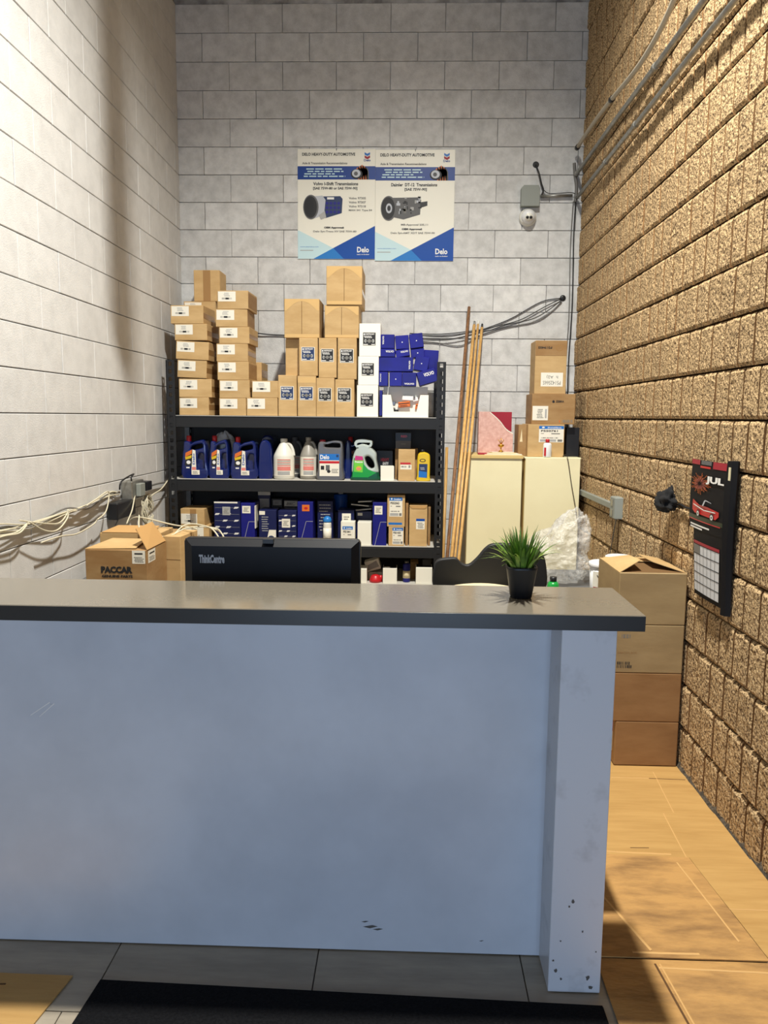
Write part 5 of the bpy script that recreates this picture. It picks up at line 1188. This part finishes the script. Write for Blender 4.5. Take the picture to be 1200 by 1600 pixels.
for i, P in enumerate(([(-1.42, 4.1, QT), (-1.36, 4.0, QT+.005), (-1.3, 3.96, QT-.03), (-1.24, 3.955, QT-.02), (-1.18, 4.0, QT+.01), (-1.1, 4.06, QT+.01), (-1.0, 4.0, RTp), (-.95, 3.87, RTp-.03), (-.99, 3.86, RTp-.14)],
                       [(-1.45, 4.05, QT+.07), (-1.42, 3.97, QT), (-1.36, 3.955, QT-.06), (-1.27, 3.96, QT-.05), (-1.2, 4.05, QT+.02), (-1.08, 4.02, QT+.02), (-.99, 3.89, RTp+.006), (-.94, 3.84, RTp-.08), (-.96, 3.85, RTp-.17)],
                       [(-1.12, 4.1, QT+.006), (-1.03, 4.04, RTp+.01), (-.97, 3.92, RTp+.004), (-.925, 3.85, RTp-.05), (-.95, 3.84, RTp-.1)])):
    cable('network_cable', ['white wire curling over the squat carton and down the tall one', 'long white wire looping across both cartons by the monitor', 'short white wire looped over the tall carton edge'][i], 'cable', P, .004, 'cable', GC)
cable('grey_cable', 'pair of dark wires hanging from the adapter to the cartons', 'cable', [lw(190, 800, .06), lw(178, 825, .08), lw(165, 842, .06), lw(155, 865, .05)], .003, 'bcable')

# chair
Y = 3.24
r = empty('office_chair', (aX(755, 900, 3.1), 3.04, 0)); tag(r, 'black curved-back chair with a cream seat pad behind the counter', 'chair')
def cpt(px, py): q = at(px, py, 1, Y); return (q.x-r.location.x, q.z)
ol = [cpt(*p) for p in ((677, 918), (678, 884), (684, 873), (700, 870), (712, 870), (721, 878), (732, 880), (745, 869), (757, 855), (770, 848), (800, 848), (825, 851), (845, 862), (852, 885), (850, 918), (820, 950), (700, 950))]
tmp = MB().plate([smooth(ol, 4)], .165, .2, 'chair', .008); tmp.build('backrest', r)
zs = aZ(755, 908, 3.22)
MB().lathe([(.13, zs-.05), (.165, zs-.048), (.18, zs-.03), (.172, zs-.008), (.14, zs), (.01, zs+.002)], 'creamseat', (0, .0, 0), 28).build('seat', r)
MB().lathe([(.15, zs-.075), (.16, zs-.0505)], 'chair', (0, 0, 0), 24).build('seat_pan', r)
MB().lathe([(.025, .1), (.025, zs-.0755)], 'steel', (0, 0, 0), 12).build('gas_column', r)
MB().tube([(0, .02, zs-.09), (0, .155, zs-.085), (0, .215, zs-.03), (0, .215, zs+.06)], .012, 'dark', 8).build('back_bracket', r)
for k_ in range(5):
    a = k_*1.2566; d_ = Vector((math.cos(a), math.sin(a), 0)); ft_ = MB().tube([Vector((0, 0, .1)), Vector((0, 0, .08))+d_*.12, Vector((0, 0, .06))+d_*.24], .018, 'dark', 8, rr=[.024, .018, .014]).build('foot', r)
    cc = Vector((0, 0, .03))+d_*.24; MB().lathe([(.028, -.012), (.028, .012)], 'dark', n=14, T=Matrix.Translation(cc) @ Matrix.Rotation(a, 4, 'Z') @ Matrix.Rotation(math.pi/2, 4, 'X')).build('castor', ft_)

# plastic bag, white pails, green bottle on the side table
tz_ = .7006
bag_blob('plastic_bag', 'large crumpled clear plastic bag against the stone wall', (.86, 4.22, tz_+.155), .155, .13, .16, 'bagmilky', 21, peak=(.10, .0, .09), n=70, amp=.34)
def pail(label, x, y, lab):
    r = empty('plastic_pail', (x, y, tz_)); tag(r, label, 'pail', 'white plastic pails')
    MB().lathe([(.06, 0), (.062, .004), (.068, .15)], 'whiteplastic', n=24).build('body', r); MB().lathe([(.072, .1505), (.074, .155), (.074, .172), (.066, .176)], 'whiteplastic', n=24).build('lid', r)
    if lab:
        k = MB(); vs = []
        def arc(a0, a1, z0, z1, e, mm, n=10):
            vs = []
            for i in range(n+1):
                a = math.radians(a0+(a1-a0)*i/n); rr = .0665+e
                vs += [(rr*math.cos(a), rr*math.sin(a), z0), (rr*math.cos(a)+.0, rr*math.sin(a), z1)]
            k.add(vs, [(i*2, i*2+2, i*2+3, i*2+1) for i in range(n)], mm)
        arc(-150, -35, .02, .13, .002, 'paper'); arc(-145, -75, .02, .05, .003, 'crimson')
        vs, fs = text_geo('VOLVO', .03); k.add([(.070*math.cos(math.radians(-130+x*75)), .070*math.sin(math.radians(-130+x*75)), .1+y*.014) for x, y in vs], fs, 'black')
        k.build('label', r)
pail('white lidded pail with a red-banded VOLVO label', 1.03, 3.945, True); pail('plain white lidded pail behind the labelled one', 1.16, 4.12, False)
r = empty('green_bottle', (.765, 3.90, tz_)); tag(r, 'bright green bottle end showing under the plastic bag', 'bottle')
MB().lathe([(.028, 0), (.03, .004), (.03, .06), (.02, .075)], 'green', n=16).build('body', r); MB().lathe([(.018, .0755), (.018, .1)], 'dark', n=12).build('cap', r)
c = Carton('small tan carton beside the plastic bag, half hidden by the plant', .53, .665, tz_, tz_+.19, 4.0, .16, 'kraft', rot=18)
c = Carton('low white packet under the clear bag', .63, .73, tz_, tz_+.055, 3.9, .08, 'ivory', rot=-8)

# four big boxes by the stone wall
GB = 'four big cartons stacked at the end of the counter'
def big(label, px0, px1, zb, zt, Y, d, m, rot=0):
    x0 = aX(px0, 1050, Y); x1 = min(aX(px1, 1050, Y), WR-.028); return Carton(label, x0, x1, zb+.0006, zt, Y, d, m, rot, group=GB, name='large_carton', bev=.004)
FB = .0075
b1 = big('lowest big carton of the floor stack, red and white sticker on its side', 966, 1075, FB, .222, 3.42, .38, 'kraft_floor')
b2 = big('third big carton from the top of the floor stack', 957, 1071, b1.top, .455, 3.42, .38, 'kraft_floor')
b3 = big('second big carton from the top of the floor stack, stamped with small print', 958, 1072, b2.top, .683, 3.42, .38, 'kraft_grey')
b4 = big('open-topped big carton crowning the floor stack, flaps half folded', 961, 1072, b3.top, .925, 3.42, .38, 'kraft_grey')
k = MB(); f = b1.left(k); f.rect(b1.d*.55, b1.h*.25, b1.d*.9, b1.h*.9, 'paper', 0); f.rect(b1.d*.55, b1.h*.7, b1.d*.9, b1.h*.9, 'red', 1); f.lines(b1.d*.6, b1.h*.3, b1.d*.85, b1.h*.6, 'black', 4, 1); k.build('label', b1.root)
k = MB(); f = b1.front(k); f.text('DO NOT BEND BOX', b1.w*.05, b1.h*.36, b1.w*.32, b1.h*.04, 'tape', 0, 0); k.build('print', b1.root)
k = MB(); f = b2.front(k); f.text('DO NOT BEND BOX', b2.w*.05, b2.h*.36, b2.w*.32, b2.h*.04, 'tape', 0, 0); k.build('print', b2.root)
k = MB(); f = b3.front(k); f.bars(b3.w*.05, b3.h*.1, b3.w*.27, b3.h*.16, 'black', 9, 0, 4); f.bars(b3.w*.05, b3.h*.17, b3.w*.24, b3.h*.23, 'black', 8, 0, 6); f.bars(b3.w*.1, b3.h*.72, b3.w*.24, b3.h*.8, 'ink', 6, 0, 8); f.text('CARTON BOX', b3.w*.05, b3.h*.4, b3.w*.28, b3.h*.04, 'tape', 0, 0); k.build('print', b3.root)
w, h, d = b4.w, b4.h, b4.d
k = MB(); Face(k, (-w/2, -d/2, h), XA, YA, ZA).rect(.006, .006, w-.006, d-.006, 'seam', 0); k.build('inside', b4.root)
quadflap(b4, (-w/2, -d/2+.005, h), (-w/2, d/2-.02, h), (-w/2+.13, d/2-.06, h+.025), (-w/2+.10, -d/2+.03, h+.055), m='kraft')
quadflap(b4, (w/2, d/2-.02, h), (w/2, -d/2+.01, h), (w/2-.13, -d/2+.1, h+.035), (w/2-.13, d/2-.05, h+.03), m='kraft')
quadflap(b4, (w/2-.02, d/2, h), (-w/2+.02, d/2, h), (-w/2+.05, d/2-.14, h+.006), (w/2-.05, d/2-.14, h+.006), m='kraft')
MB().box(w/2-.004, d/2-.004, h, w/2, d/2, h+.001, 'kraft')

# ------------------------------------------------------------------ potted grass on the counter
pz = 1.1006; q = at(817, 938, 2, pz); px_, py_ = q.x, q.y+.045
pl = empty('potted_grass', (px_, py_, pz)); tag(pl, 'potted artificial grass in a black pot on the counter', 'plant')
k = MB(); n = 24; rg = []
def sq(s_, z_, e=.35): 
    o = []
    for i in range(n):
        a = 6.28318*i/n; c_, s2 = math.cos(a), math.sin(a); rr = s_/((abs(c_)**4+abs(s2)**4)**.25); o.append(Vector((rr*c_, rr*s2, z_)))
    return o
k.rings([sq(.028, 0), sq(.030, .003), sq(.0425, .083), sq(.0435, .085), sq(.0435, .092), sq(.040, .0925), sq(.038, .08)], M['dark'], cap=True); k.build('pot', pl)
MB().rings([sq(.0385, .079), sq(.0385, .0815)], 'soil').build('soil', pl)
def blade(L_, bend, w_):
    vs = []; N_ = 7
    for i in range(N_+1):
        t = i/N_; y = bend*t*t*L_; z_ = L_*(t-.35*bend*t*t*t); ww = w_*(1-t**2.2)*(.6+.8*t*(1-t)*2)+.0002
        vs += [(-ww, y, z_), (0, y-.0015*(1-t), z_), (ww, y, z_)]
    fs = []
    for i in range(N_):
        for j in (0, 1): a = i*3+j; fs.append((a, a+1, a+4, a+3))
    return vs, fs
R = random.Random(31); bl = []
for i in range(10):
    vs, fs = blade([.105, .12, .13, .095, .11, .125, .09, .115, .1, .085][i], [.1, .2, .12, .6, .35, .25, .9, .45, .7, 1.1][i], R.uniform(.0038, .0054))
    t = MB().add(vs, fs, 'leafpale' if i in (3, 8) else 'leaf', sm=True).build('leaf'); bl.append(t.data); bpy.data.objects.remove(t)
for i in range(112):
    a = R.uniform(0, 6.283); rr = .036*math.sqrt(R.random()); out = rr/.036
    idx = R.choice([0, 1, 2, 4, 5]) if out < .62 else R.choice([2, 3, 4, 5, 7, 7, 8, 1] if R.random() < .88 else [6, 9])
    o = inst(bl[idx], 'leaf', pl, (rr*math.cos(a), rr*math.sin(a), .0805), (-.38*out*R.uniform(.4, 1.1), R.uniform(-.1, .1), a-math.pi/2))
    s_ = R.uniform(.8, 1.08); o.scale = (1.15, s_, s_)

# ------------------------------------------------------------------ lamp fitting and added shadow blocker above the frame
r = empty('high_bay_lamp', (LAMP[0], LAMP[1], LAMP[2])); tag(r, 'round high-bay ceiling lamp hanging above the counter', 'lamp')
MB().lathe([(.18, .05), (.17, .12), (.07, .16), (.07, .3)], 'steel', n=24).build('housing', r)
MB().tube([(0, 0, .3), (0, 0, CEIL-LAMP[2])], .012, 'dark', 8).build('hanger', r)
r = empty('added_shade_blocker', (-.78, 3.62, CEIL)); tag(r, 'added narrow vertical blocker hung unseen from the ceiling to shade the left wall', 'light blocker')
MB().box(-.05, -.05, 3.78-CEIL, .05, .05, 0, 'steel', c=.003).build('pipe', r)  # unseen shaft, added to throw the dark band on the left wall
